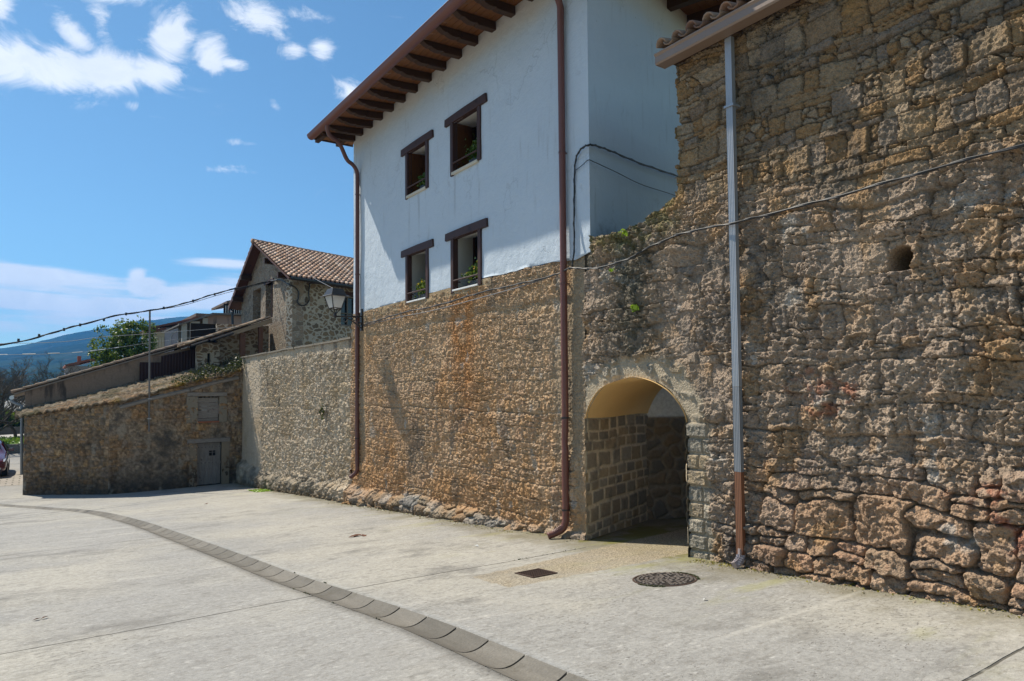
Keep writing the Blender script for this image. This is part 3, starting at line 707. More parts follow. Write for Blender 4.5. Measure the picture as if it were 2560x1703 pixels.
def right_fn(Y, Z):
    gzv = ground_z(np.full(Y.shape, D), Y); hg = Z - gzv
    wz = Z + .35 * fbm(Y * .6, Z * .9, 3, 3)
    ia, ea, ax, ay = courses(Y, Z, .29, .44, 101, .30, .075, .75, .022)
    ib, eb, bx, by = courses(Y, Z, .20, .28, 102, .38, .060, .7, .009)
    ic, ec, cx_, cy_ = courses(Y, Z, .165, .29, 103, .42, .040, .75, .007)
    id_, ed, ddx, ddy = stones(Y, Z, .09, 1.4, .9, 104)
    lo = sstep(1.30, .80, hg + .3 * fbm(Y * .9, Z * .9, 2, 12)) * sstep(5.2, 4.4, Y)
    up = sstep(1.75, 2.25, wz)
    small = (hsh(np.floor(ic * 99991), 5, 2) < .12)
    ec2 = np.where(small, np.minimum(ec, ed), ec); ic2 = np.where(small, id_, ic)
    def rel(i, e, x, y, a, b_, t, wj):
        k = np.floor(i * 99991)
        return sstep(0, wj, e) * (a + b_ * hsh(k, 1, 8)) + x * (hsh(k, 2, 8) - .5) * t + y * (hsh(k, 3, 8) - .5) * t
    fl = sstep(-.15, .3, fbm(Y * 1.3, Z * 1.3, 4, 89)); ha = rel(ia, ea, ax, ay, .075, .05, .42, .020); hb = rel(ib, eb, bx, by, .012, .034, .60, .009) + .036 * (1 - fl) * sstep(-.003, .007, eb); hc = rel(ic2, ec2, cx_, cy_, .034, .026, .42, .007)
    f1 = facets(Y, Z, .15, 131); f2 = facets(Y, Z, .065, 132); f3 = facets(Y, Z, .032, 133)
    r1 = ridged(Y * 4.6 + .3 * fbm(Y * 3, Z * 3, 2, 1), Z * 5.2, 6, 23, .62) - .45
    r2_ = fbm(Y * 16, Z * 16, 4, 33, .6)
    midm = (1 - lo) * (1 - up)
    patch = sstep(.12, .5, fbm(Y * 1.2, Z * 1.4, 3, 47))       # smooth mortar patches
    rough = lo * (.26 * f1 + .42 * f2 + .55 * f3 + .006 * r2_) + up * (.20 * f2 + .42 * f3 + .006 * r2_) + midm * (1 - .6 * patch) * (.22 * f1 + .46 * f2 + .72 * f3 + .008 * r1 + .006 * r2_)
    h = lo * ha + up * hc + midm * hb * (1 - .5 * patch) + rough + .05 * fbm(Y * .5, Z * .6, 3, 43)
    h = h + np.interp(hg, [-.2, .1, .5, .9, 6], [.10, .10, .05, .0, 0]) * sstep(5.3, 4.2, Y)
    e = lo * ea + up * ec2 + midm * eb
    c = (palette(ia, PINK) * .7 + np.array((.45, .32, .22)) * .3) * lo[..., None] + palette(ic2, [(.40, .33, .23), (.36, .29, .20), (.43, .37, .28), (.38, .27, .15), (.33, .29, .24), (.45, .38, .28), (.30, .25, .19), (.42, .30, .17)]) * np.array((.88, .77, .68)) * up[..., None] + palette(ib, [(.36, .30, .24), (.33, .28, .23), (.38, .31, .23), (.40, .29, .18), (.31, .27, .235), (.42, .36, .29)]) * np.array((1.10, .97, .88)) * midm[..., None]  # upper zone tinted browner and darker, shade mixed into its stone colour
    n1_ = fbm(Y * .9, Z * .9, 5, 61); n2_ = fbm(Y * 4, Z * 4, 4, 62); n3_ = fbm(Y * 11, Z * 11, 3, 63)
    c = mixc(c, (.17, .14, .105), up * sstep(.010, .001, ec2) * .6)
    c = mixc(c, (.43, .335, .25), midm * np.clip(.55 + .6 * n2_, 0, .9))
    c = mixc(c, (.24, .20, .15), lo * sstep(.014, .0, ea) * .6)
    c = mixc(c, (.09, .085, .075), np.clip(sstep(.05, .5, n1_ + .25 * n2_ + .1 * up - .15 * lo) * .75 * (.55 + .8 * n3_), 0, .85))
    c = mixc(c, (.46, .17, .10), np.clip(sstep(.18, .5, fbm(Y * 1.3, Z * 2.2, 3, 64)) * sstep(1.0, -.2, Z) * sstep(-.1, .5, n3_) * sstep(5, 3.5, Y) * .75, 0, .8))
    c = mixc(c, (.50, .28, .10), np.clip(sstep(.28, .55, fbm(Y * 2.1, Z * 2.1, 3, 66)) * .38, 0, .45))
    c = mixc(c, (.54, .50, .44), np.clip(sstep(.42, .6, fbm(Y * 3.1, Z * 3.1, 4, 65)) * .6, 0, .6) * (1 - up))
    # greyish algae near the arch and dark run above it
    al = np.exp(-((Y - 6.55 - .15 * n2_) / .38) ** 2) * sstep(.0, .6, Z) * (1 - .2 * n2_)
    c = mixc(c, (.075, .08, .06), np.clip(al * (.75 + .6 * n3_), 0, .8))
    c = mixc(c, (.16, .16, .05), np.clip(sstep(1.7, 2.15, Z) * sstep(5.6, 5.9, Y) * (.4 + .9 * n3_), 0, .6))
    # pale mortar pilaster left of the arch, dressed stones round the opening
    ad = arch_dist(Y, Z)
    pil = np.maximum(sstep(7.42, 7.62, Y + .08 * n2_) * sstep(1.9, 1.1, Z + .3 * n2_), sstep(.42, .26, ad + .10 * n2_ + .05 * n3_) * sstep(.1, -.3, Z - .9))
    side = np.where(Y < 6.6, -(Y - 5.655), Y - 7.545)
    rowz = Z / .195 + .12 * fbm(Y * 1.1, Z * 1.1, 2, 77) + np.where(Y > 6.6, .4, 0); row = np.floor(rowz); fz = rowz - row
    bl_len = .13 + .19 * hsh(row, 9, 3); second = .34 + .1 * hsh(row, 8, 3)
    side2 = side + .02 * n2_
    ej = np.minimum(np.minimum(fz, 1 - fz) * .195, np.minimum(np.abs(side2 - bl_len), np.abs(side2 - second)))
    kid = row * 3 + (side2 > bl_len) + (Y > 6.6) * 500
    jd = sstep(.008, .024, ej + .008 * n3_) * (side2 < second)
    ir, er, qx, qy = stones(Y, Z, .17, 1.25, .7, 107, 3.4)
    ar = sstep(.010, .028, er + .006 * n3_) * (hsh(np.floor(ir * 9999), 2, 2) > .3) * sstep(.03, .08, ad)
    inarc = sstep(-.45, -.38, Z)
    ash = lerp(jd, ar, inarc); bid = np.where(inarc > .5, np.floor(ir * 9999) + 90, kid)
    left = sstep(6.6, 7.2, Y)
    ash = ash * (1 - left * sstep(-.2, .35, fbm(Y * 3, Z * 2.2, 3, 78) + .1))
    ashh = ash * (.022 + .030 * hsh(bid, 4, 4)) + (.16 * f2 + .22 * f3) * (.3 + .7 * ash) + .004 * r2_
    cash = palette(hsh(bid, 2, 9), [(.42, .36, .27), (.36, .30, .22), (.44, .34, .22), (.33, .295, .235), (.46, .40, .31)])
    cash = mixc(cash, (.20, .18, .15), np.clip(sstep(.1, .5, n3_) * .5, 0, .5))
    pil2 = pil * np.where(inarc > .5, sstep(.42, .22, ad + .12 * n2_), 1)
    h = lerp(h, ashh, pil2); c = lerp(c, mixc(np.zeros(c.shape) + np.array((.46, .385, .28)), cash, ash), pil2[..., None])
    # putlog hole
    hole = sstep(.0, .035, .125 - ((np.abs(Y - 3.07 + .03 * n2_)) ** 2.6 + np.abs((Z - 1.18 + .03 * n2_) * .95) ** 2.6) ** (1 / 2.6))
    h = lerp(h, np.full(h.shape, -.42), hole); c = mixc(c, (.22, .17, .10), hole * .7)
    return h, c
def garden_fn(Y, Z):
    gzv = ground_z(np.full(Y.shape, D), Y); hg = Z - gzv
    i, e, x, y = courses(Y, Z, .20, .25, 201, .35, .035)
    ib, eb, bx, by = stones(Y, Z, .24, 1.3, .9, 202)
    k = np.floor(i * 99991)
    top = sstep(1.0, 1.2, Z + .15 * fbm(Y, Z, 2, 4))
    end = sstep(24.2, 25.2, Y + .25 * fbm(Y, Z, 2, 7) + .3 * (Z + 3.4) * -.25)
    sm = np.clip(np.maximum(top * .8, end), 0, 1)
    rel = sstep(-.004, .016, e) * (.03 + .03 * hsh(k, 1, 8)) + x * (hsh(k, 2, 8) - .5) * .4
    r1 = ridged(Y * 6.0, Z * 4.2, 5, 71, .6) - .45
    h = (rel * .55 + .022 * r1 + .60 * facets(Y, Z * .7, .09, 141) + .70 * facets(Y, Z * .8, .045, 142)) * (1 - .8 * sm) + .012 * fbm(Y * 14, Z * 10, 3, 72) * (1 - .5 * sm)
    ph = np.interp(Y, [16, 19, 25, 27], [.55, .5, .55, .9]); pl = sstep(ph + .05, ph - .05, hg + .12 * fbm(Y * 2, Z * 2, 2, 3))
    h = h + .35 * facets(Y, Z * .8, .03, 143) * (1 - sm) + pl * (np.interp(Y, [16, 18, 27], [.2, .14, .2]) * sstep(ph, ph - .25, hg) + sstep(0, .06, eb) * .07 * ib)
    c = palette(i, [(.56, .48, .38), (.50, .43, .345), (.60, .53, .43), (.47, .39, .30), (.55, .45, .32), (.52, .47, .40)]) * np.array((1.06, .98, .88))
    n1_ = fbm(Y * .9, Z * .9, 5, 81); n2_ = fbm(Y * 4, Z * 4, 4, 82)
    c = mixc(c, (.54, .45, .34), np.clip(.35 + .4 * n2_ + sm * .4, 0, .9))
    c = mixc(c, (.40, .29, .17), sstep(.0, .5, n1_) * .5)
    c = mixc(c, (.12, .10, .085), np.clip(sstep(.3, .6, fbm(Y * 3.0, Z * .7, 4, 83)) * sstep(-.5, .9, Z) * .6, 0, .7))
    for (yy, zz) in ((22.7, -.32), (18.25, -.65), (20.3, .85)):
        hl = np.exp(-((Y - yy) / .09) ** 2 - ((Z - zz) / .17) ** 2); h = h - .09 * sstep(.25, .6, hl); c = mixc(c, (.09, .075, .06), np.clip(hl * 1.1, 0, .85))
    c = mixc(c, (.13, .12, .095), pl * np.clip(.55 + .7 * n2_, 0, .85) * sstep(17, 19, Y))
    c = mixc(c, (.15, .09, .03), pl * sstep(.2, .0, hg) * .6)
    return h, c
def wall_mesh(name, y0, y1, z0, z1, sy, sz, fn, maskf, m, parent=None, base=None):
    yy = np.linspace(y0, y1, int((y1 - y0) / sy) + 1); zz = np.linspace(z0, z1, int((z1 - z0) / sz) + 1)
    Y, Z = np.meshgrid(yy, zz, indexing='ij'); h, c = fn(Y, Z)
    V = np.stack([D - h, Y, Z], -1).reshape(-1, 3); C = np.clip(c, .01, .9).reshape(-1, 3)
    Yc = (Y[:-1, :-1] + Y[1:, 1:]) * .5; Zc = (Z[:-1, :-1] + Z[1:, 1:]) * .5
    mk = maskf(Yc, Zc) if maskf else np.ones(Yc.shape, bool)
    F = grid_faces(len(yy), len(zz), mk); V, F, C = compact(V, F, C)
    return emit(name, V, F, m, parent, base, C, False)

# right-hand stone building ------------------------------------------------
sb = empty('stone_building', (6.6, 3.0, gz(6.6, 3.0)), 'tall rough rubble stone building on the right with tan gutter and square downpipe', 'building')
def edge_y(z): return 5.74 + .05 * (hsh(np.floor(z / .165), 1, 6) - .5) * 2 * .9
def m_right(Y, Z): return np.where(Z > 2.36 + .1 * fbm(Y * 6, Z * 0, 2, 3), Y < edge_y(Z), Y < 5.45)
wall_mesh('wall', 1.5, 5.9, -2.25, 4.09, .0095, .0095, right_fn, m_right, STONE, sb)
wall_mesh('wall', -.8, 1.5, -2.25, 4.09, .03, .03, right_fn, m_right, STONE, sb)
MB().box((6.71, -1.2, -3), (8.9, 2.85, 4.08)).box((6.71, 3.30, -3), (8.9, 5.44, 4.08)).box((6.71, 2.851, -3), (8.9, 3.299, 1.0)).box((6.71, 2.851, 1.4), (8.9, 3.299, 4.08)).box((7.4, 2.851, 1.001), (8.9, 3.299, 1.399)).box((6.69, 5.441, 2.42), (8.9, 5.66, 4.08)).build('wall_core', simple('stone core', (.28, .23, .17), .95, 0, .3, 6, .02, 8), sb)
MB().box((6.40, -1.2, 4.085), (12.3, 5.74, 4.16)).build('eave_board', RAFTER, sb)
cs, sn = math.cos(R(17)), math.sin(R(17))
tile_roof('roof', (6.28, 5.76, 4.165), (0, -1, 0), (cs, 0, sn), 7.0, 5.5, sb, .235, .40, 8)
# box gutter: profile in X,Z swept along Y
DZ = -.205; gp = [(6.36, 4.215), (6.20, 4.215), (6.185, 4.235), (6.185, 4.315), (6.165, 4.34), (6.165, 4.352), (6.178, 4.352), (6.198, 4.318), (6.198, 4.23), (6.36, 4.23)]
MB().prism([(x + .06, 5.77, z + DZ) for x, z in gp], (0, -7.0, 0)).build('gutter', CREAMG, sb)
MB().box((6.26, 5.755, 4.216 + DZ), (6.42, 5.769, 4.31 + DZ)).build('gutter_end', BROWNM, sb)
dp = MB(); px0, py0 = 6.46, 4.83
def ribbed(z0, z1, jog=0):
    prof = []
    wx, wy = .030, .043
    for k in range(9): prof.append((px0 - wx + (.004 if k % 2 else 0), py0 + wy - 2 * wy * k / 8))
    prof += [(px0 + wx, py0 - wy), (px0 + wx, py0 + wy)]
    return MB().prism([(x, y, z0) for x, y in prof], (0, 0, z1 - z0))
gb = gz(6.46, 4.83)
p1 = ribbed(.02, 4.01).build('downpipe', ZINC, sb)
ribbed(-.93, .018).build('pipe_section', simple('dull zinc', (.26, .27, .285), .5, .3, .25, 2), p1)
ribbed(gb + .14, -.932).build('pipe_section', COPPERM, p1)
sh = MB().tube([(6.46, 4.83, gb + .21), (6.46, 4.83, gb + .13), (6.44, 4.83, gb + .085), (6.39, 4.835, gb + .05), (6.35, 4.84, gb + .035)], [.048, .050, .052, .052, .048], 4, True, True)
for k in range(5):
    t = k / 4; c_ = Vector((6.46, 4.83, gb + .13)).lerp(Vector((6.39, 4.835, gb + .05)), t); sh.tube([c_ + Vector((0, 0, .006)), c_ - Vector((.004, 0, .006))], .055, 4, True, True)
sh.build('outlet_shoe', simple('silver painted shoe', (.42, .36, .36), .45, .5, .15, 8), p1)
for z in (3.2, ): MB().box((6.415, 4.765, z), (6.56, 4.895, z + .025)).build('pipe_strap', ZINC if z > 0 else COPPERM, p1)

# archway wall -------------------------------------------------------------
aw = empty('archway', (6.6, 6.6, gz(6.6, 6.6)), 'stone archway with dressed stone jambs and an ochre plastered vault', 'archway')
def topz(Y): return np.interp(Y, [5.45, 5.7, 5.95, 6.2, 6.45, 6.75, 7.2, 7.5], [2.42, 2.40, 2.36, 2.27, 2.19, 2.15, 2.2, 2.25]) + .03 * fbm(Y * 7, Y * 0, 2, 5)
def m_arch(Y, Z): return (Y >= 5.45) & (Y < 7.56) & (Z < np.where(Y > 7.40, 1.97 - .25 * sstep(7.40, 7.5, Y), topz(Y))) & (arch_dist(Y, Z) > .0)
wall_mesh('wall', 5.45 - .0095, 7.57, -2.4, 2.5, .0095, .0095, right_fn, m_arch, STONE, aw)
PU = Vector((math.cos(R(20)), math.sin(R(20)), 0))
def jamb(P0, sgn, name, length, seed):
    """passage side wall of coursed blocks with wide joints"""
    nu = int(length / .016); zz = np.linspace(-2.75, -.40, 150); uu = np.linspace(0, length, nu)
    U, Z = np.meshgrid(uu, zz, indexing='ij')
    rz = Z / .19 + .22 * np.sin(Z * 9) + .22 * fbm(U * 1.5, Z * 1.5, 2, seed); row = np.floor(rz); fz = rz - row
    off = hsh(row, 1, seed); bw = .26 + .14 * hsh(row, 6, seed)
    cu = U / bw + off * 3; ci = np.floor(cu); j0 = .7 * (hsh(ci, row, seed + 1) - .5); j1 = .7 * (hsh(ci + 1, row, seed + 1) - .5)
    fu = cu - ci; e = np.minimum(np.minimum(fu - j0 * .5, 1 + j1 * .5 - fu) * bw, np.minimum(fz, 1 - fz) * .19)
    a = sstep(.014, .026, e + .006 * fbm(U * 9, Z * 9, 3, seed + 8)); r1 = ridged(U * 9, Z * 9, 4, seed + 5) - .45; n2_ = fbm(U * 5, Z * 5, 4, seed + 6)
    h = a * (.010 + .008 * hsh(ci, row, seed + 3)) + .008 * r1 + .006 * n2_
    c = palette(hsh(ci, row, seed + 4), [(.30, .245, .175), (.35, .265, .16), (.25, .22, .175), (.33, .285, .22), (.38, .295, .19)])
    c = mixc(np.zeros(c.shape) + np.array((.62, .51, .36)), c, a); c = mixc(c, (.16, .145, .12), np.clip(sstep(.1, .5, n2_) * .5, 0, .5))
    N_ = Vector((PU.y, -PU.x, 0)) * sgn
    V = np.stack([P0[0] + PU.x * U + N_.x * h, P0[1] + PU.y * U + N_.y * h, Z], -1).reshape(-1, 3)
    F = grid_faces(nu, 150)
    if sgn > 0: F = F[:, ::-1]
    o = emit(name, V, F, ASHLAR, aw, None, c.reshape(-1, 3), True); return o
jamb((6.55, 7.545), 1, 'passage_wall', 2.25, 300)
jamb((6.55, 5.655), -1, 'passage_wall', 3.4, 320)
vt = MB(); V = []
half_ = [(x, z) for x, z in AP if z > -.42] + [(.938, -.42)]
prof = [(6.595 + x, z) for x, z in half_[::-1]] + [(6.595 - x, z) for x, z in half_[1:]]; NA = len(prof) - 1
for u in np.linspace(0, 2.25, 6):
    for (y, z) in prof: V.append((6.56 + PU.x * u, y + PU.y * u, z + .012 * math.sin(y * 7 + u * 3)))
vt.add(V, [(q * (NA + 1) + k, q * (NA + 1) + k + 1, (q + 1) * (NA + 1) + k + 1, (q + 1) * (NA + 1) + k) for q in range(5) for k in range(NA)])
o = vt.build('vault', PLASTER, aw, smooth=True)
# body of masonry over the vault and behind the face (leaves the passage open)
fil = MB()
outl = [(5.36, -2.9), (5.36, 2.1), (7.70, 2.1), (7.70, -2.9), (7.64, -2.9), (7.64, -.40)] + [(6.635 + (y - 6.595) * 1.05, z + .045) for (y, z) in prof] + [(5.63, -.40), (5.63, -2.9)]
fil.prism([(6.67, y, z) for y, z in outl], (PU.x * 2.1, PU.y * 2.1, 0))
fil.build('masonry_core', simple('inner masonry', (.25, .21, .16), .95, 0, .3, 5, .02, 10), aw)
def inner_fn(U, Z):
    i, e, x, y = stones(U, Z, .23, 1.15, .95, 401)
    a = sstep(.012, .035, e); n2_ = fbm(U * 5, Z * 5, 4, 402)
    c = mixc(np.zeros(U.shape + (3,)) + np.array((.28, .235, .18)), palette(i, [(.20, .155, .11), (.24, .18, .12), (.17, .15, .125), (.22, .16, .10)]), a)
    up = sstep(-.50, -.46, Z); c = mixc(c, (.76, .76, .74), up)
    return lerp(a * .035 + .015 * n2_, .005 * n2_, up), c
uu = np.linspace(-.15, 4.2, 230); zz = np.linspace(-2.8, .9, 190); U, Z = np.meshgrid(uu, zz, indexing='ij'); h, c = inner_fn(U, Z)
ID = Vector((.93, -.37, 0)).normalized(); IN = Vector((ID.y, -ID.x, 0))
o0 = Vector((6.55, 7.545, 0)) + PU * 2.2
V = np.stack([o0.x + ID.x * U + IN.x * h, o0.y + ID.y * U + IN.y * h, Z], -1).reshape(-1, 3)
emit('far_wall', V, grid_faces(230, 190)[:, ::-1], ASHLAR, aw, None, c.reshape(-1, 3), True)
MB().box((12.6, 3.2, -3), (12.8, 9.2, 1.0)).box((8.95, 3.3, -3), (12.6, 3.5, 1.0)).build('end_wall', simple('dim rubble', (.22, .18, .13), .95, 0, .3, 6, .02, 8), aw)
# mossy mortar capping behind the top of the wall
cy = np.linspace(5.5, 7.42, 60); cxs = np.linspace(6.62, 8.6, 30); CYg, CXg = np.meshgrid(cy, cxs, indexing='ij')
CZ = topz(CYg) - .03 + .12 * (CXg - 6.62) + .03 * fbm(CYg * 5, CXg * 5, 3, 6)
emit('capping', np.stack([CXg, CYg, CZ], -1).reshape(-1, 3), grid_faces(60, 30)[:, ::-1], simple('mossy dark mortar', (.075, .072, .055), .95, 0, .5, 9, .02, 30), aw, None, None, True)

# ------------------------------------------------------------------ white house
hb = empty('white_house', (6.6, 12.0, gz(6.6, 12)), 'white stucco house on a rubble stone base with brown framed windows and deep timber eaves', 'house')
def m_base(Y, Z): return Z < np.where((np.abs(Y - 12.86) < .60) | (np.abs(Y - 10.87) < .62), 1.885, np.where(Y < 10.1, 2.0 + .03 * fbm(Y * 5, Y * 0, 3, 4), 1.93))
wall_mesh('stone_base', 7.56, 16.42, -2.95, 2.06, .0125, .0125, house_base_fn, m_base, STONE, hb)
YR, YL = 7.40, 16.38                       # right and left corners of the facade
CD = Vector((math.cos(R(14)), math.sin(R(14)), 0)); CS = Vector((CD.y, -CD.x, 0))   # depth direction of the side walls
core = simple('house core', (.4, .38, .34), .95, 0, .2)
def foot(y0, y1, x0, L): return [(x0, y0), (x0 + CD.x * L, y0 + CD.y * L), (x0 + CD.x * L, y1 + CD.y * L), (x0, y1)]
MB().prism([(x, y, -3) for x, y in [(6.72, 7.75), (9.0, 8.75), (14, 10.8), (14, 17.6), (6.72, 16.3)]], (0, 0, 4.6)).build('base_core', core, hb)
# windows: centre Y, sill z, half opening width, opening height
WIN = [(12.86, 4.235, .415, .935, 1), (10.87, 4.225, .44, .965, 2), (12.86, 1.925, .415, .995, 3), (10.87, 1.935, .44, .985, 4)]
ycuts = sorted(set([YR, YL] + [c + s_ * hw for c, _, hw, _, _ in WIN for s_ in (-1, 1)])); zt = 6.52
zc = sorted(set([1.86, zt] + [z for _, z, _, h, _ in WIN] + [z + h for _, z, _, h, _ in WIN]))
def refine(c, st):
    o = []
    for a, b_ in zip(c[:-1], c[1:]):
        k = max(1, int(math.ceil((b_ - a) / st))); o += [a + (b_ - a) * i / k for i in range(k)]
    return np.array(o + [c[-1]])
yy = refine(ycuts, .07); zz = refine(zc, .07); Y, Z = np.meshgrid(yy, zz, indexing='ij')
bulge = .010 * fbm(Y * .8, Z * .8, 3, 501) + .004 * fbm(Y * 4, Z * 3, 2, 502)
lowb = np.interp(Y, [7.4, 7.75, 8.05, 8.6, 9.6, 10.2, 11.6, 12.2, 13.5, 14.6, 16.4], [1.99, 1.93, 1.965, 2.0, 2.0, 2.02, 1.99, 1.985, 1.965, 1.95, 1.935]) + .018 * fbm(Y * 3, Y * 0, 3, 503)
Zd = np.where(Z < 1.95, np.minimum(np.maximum(Z, lowb), 2.2), Z)
Zd = np.where((Z >= 1.95) & (Z < lowb + .0), lowb + .0005 * (Z - 1.9), Zd)
Yc = (Y[:-1, :-1] + Y[1:, 1:]) / 2; Zc = (Z[:-1, :-1] + Z[1:, 1:]) / 2; mk = np.ones(Yc.shape, bool)
for (c0, z0, hw, hh, _) in WIN: mk &= ~((np.abs(Yc - c0) < hw) & (Zc > z0) & (Zc < z0 + hh))
V = np.stack([D - .012 - bulge, Y, Zd], -1).reshape(-1, 3); F = grid_faces(len(yy), len(zz), mk); V, F, _ = compact(V, F, None)
emit('facade', V, F, STUCCO, hb, None, None, True)
# side wall facing the gap, left wall, back
def vquad(a, b_, z0, z1, n=24, m_=14):
    us = np.linspace(0, 1, n); zs = np.linspace(z0, z1, m_); U, Z = np.meshgrid(us, zs, indexing='ij')
    return np.stack([a[0] + (b_[0] - a[0]) * U, a[1] + (b_[1] - a[1]) * U, Z], -1).reshape(-1, 3), grid_faces(n, m_)
sa = (D - .012, YR); sb_ = (D + CD.x * 8, YR + CD.y * 8)
V, F = vquad(sa, sb_, .9, 6.95); emit('side_wall', V, F, STUCCO, hb)
V, F = vquad((D - .012, YL), (D + CD.x * 8, YL + CD.y * 8), -2.9, 6.9); emit('side_wall', V, F[:, ::-1], STUCCO, hb)
V, F = vquad((D + CD.x * 8, YR + CD.y * 8), (D + CD.x * 8, YL + CD.y * 8), -2.9, 6.95); emit('back_wall', V, F[:, ::-1], STUCCO, hb)
# ochre plaster band under the sills
yb = np.linspace(10.0, 16.36, 220); zb = np.linspace(0, 1, 12); Y, T = np.meshgrid(yb, zb, indexing='ij')
bot = 1.80 - .06 * sstep(10, 13, Y) + .05 * fbm(Y * 2.2, Y * 0, 4, 510) - .08 * sstep(9.7, 9.2, Y) * -1
topb = np.interp(Y, [8.0, 9.6, 10.2, 16.4], [1.93, 1.98, 2.0, 1.945])
for (c0, z0, hw, hh, k) in WIN[2:]: topb = np.where(np.abs(Y - c0) < hw + .02, z0 - .02, topb)
Zb = lerp(np.minimum(bot, topb - .03), topb, T)
cb = mixc(np.zeros(Y.shape + (3,)) + np.array((.40, .29, .17)), (.50, .38, .24), sstep(-.2, .5, fbm(Y * 2, Zb * 3, 4, 511))); cb = mixc(cb, (.26, .20, .13), sstep(.1, .6, fbm(Y * 3, Zb * 5, 4, 512)))
emit('plaster_band', np.stack([D - .028 - .02 * fbm(Y * 3, Zb * 5, 3, 513) + .03 * (1 - sstep(0, .15, T)), Y, Zb], -1).reshape(-1, 3), grid_faces(220, 12), STONE, hb, None, cb.reshape(-1, 3), True)
pots = []
for (c0, z0, hw, hh, k) in WIN:
    up_ = k < 3; y0, y1 = c0 - hw, c0 + hw; z1 = z0 + hh; dep = .72
    sp, rise = (.44, .20)                       # splay of the reveal
    A = [(D - .013, y0, z0), (D - .013, y1, z0), (D - .013, y1, z1), (D - .013, y0, z1)]
    B = [(D + dep, y0 - sp, z0), (D + dep, y1 + sp, z0), (D + dep, y1 + sp, z1 + rise), (D + dep, y0 - sp, z1 + rise)]
    win = MB().add(A + B, [(0, 1, 5, 4), (1, 2, 6, 5), (2, 3, 7, 6), (3, 0, 4, 7)]).build('window', REVEAL, hb)
    fr = MB(); lw = .105
    fr.box((D - .045, y0 - lw, z0 - .03 - (.02 if k == 1 else 0)), (D + .07, y0, z1)); fr.box((D - .045, y1, z0 - .07), (D + .07, y1 + lw, z1))
    split_build(fr, 'frame_post', FRAMEW, win, bevel=.008)
    lz0, lz1 = z1, z1 + .155; yl = c0 + hw + .32 - .01; yr_ = c0 - hw - .33
    MB().prism([(D - .055, yr_, lz0 - .005), (D - .055, yr_ + .02, lz1), (D - .055, (yl + yr_) / 2, lz1 + .004), (D - .055, yl - .01, lz1 - .01), (D - .055, yl, lz0 + .002), (D - .055, c0, lz0)], (.12, 0, 0)).build('lintel', FRAMEW, win, bevel=.008)
    if up_:
        MB().box((D - .055, y0 - .01, z0 - .062), (D + .30, y1 + .05, z0 - .002)).build('sill', SILL, win, bevel=.012)
    else:
        MB().box((D - .06, y0 - .01, z0 - .035), (D + .30, y1 + .02, z0 - .002)).build('sill', SILLW, win, bevel=.006)
    rz = z0 + .17
    MB().tube([(D - .03, y0, rz), (D - .03, y1, rz)], .017, 8).tube([(D - .03, y1 - .03, rz), (D + .10, y1 - .015, rz - .02)], .014, 6).build('rail', FRAMEW, win)
    # wooden shutter folded against the left reveal, unlit black behind
    def rv(u, z, off=.02): return (D + u - off * .9, y1 + sp * u / dep - off, z)
    if up_:
        u0 = .05 if k == 1 else .13
        MB().add([rv(u0, z0 + .01), rv(.66, z0 + .01), rv(.66, z1 + rise * .9), rv(u0, z1 + rise * u0 / dep - .02), rv(u0, z0 + .01, .05), rv(.66, z0 + .01, .05), rv(.66, z1 + rise * .9, .05), rv(u0, z1 + rise * u0 / dep - .02, .05)],
                 [(0, 3, 2, 1), (4, 5, 6, 7), (0, 1, 5, 4), (1, 2, 6, 5), (2, 3, 7, 6), (3, 0, 4, 7)]).build('shutter', SHUTW, win)
    cf = MB()
    for (ya, yb_) in ((y0 - sp, y0 - sp + .07), (y1 + sp - .07, y1 + sp), (c0 - .035, c0 + .035)): cf.box((D + dep - .07, ya, z0), (D + dep - .02, yb_, z1 + rise))
    split_build(cf, 'casement', FRAMEW, win)
    MB().add([(D + dep - .03, y0 - sp, z0), (D + dep - .03, y1 + sp, z0), (D + dep - .03, y1 + sp, z1 + rise), (D + dep - .03, y0 - sp, z1 + rise)], [(0, 3, 2, 1)]).build('pane', GLASSD, win)
    pots.append((c0, z0, hw, k))
# eaves ----------------------------------------------------------------
RD = Vector((math.cos(R(16)), math.sin(R(16)), 0)); WV = 1.0
def eave_pt(y, u, z): return Vector((D - u, y - RD.y / RD.x * u * (1 if u > 0 else 1), z))
EY0, EY1 = 5.75, 17.05
def so_z(u): return 6.525 - .20 * u
k_ = -.72 * 1.0
def endy(u): return EY1 - .5 * u          # skewed left end of the eaves
EYR = 5.9
# soffit boards, each board a strip along Y with a shallow gap
sof = MB(); nb = 9
for i in range(nb):
    ua = -.25 + (WV + .25) * i / nb; ub = -.25 + (WV + .25) * (i + 1) / nb - .011
    sof.prism([(D - ua, EYR, so_z(ua)), (D - ub, EYR, so_z(ub)), (D - ub, EYR, so_z(ub) + .012), (D - ua, EYR, so_z(ua) + .012)], (0, endy((ua + ub) / 2) - EYR, 0))
sof.build('soffit', SOFFIT, hb)
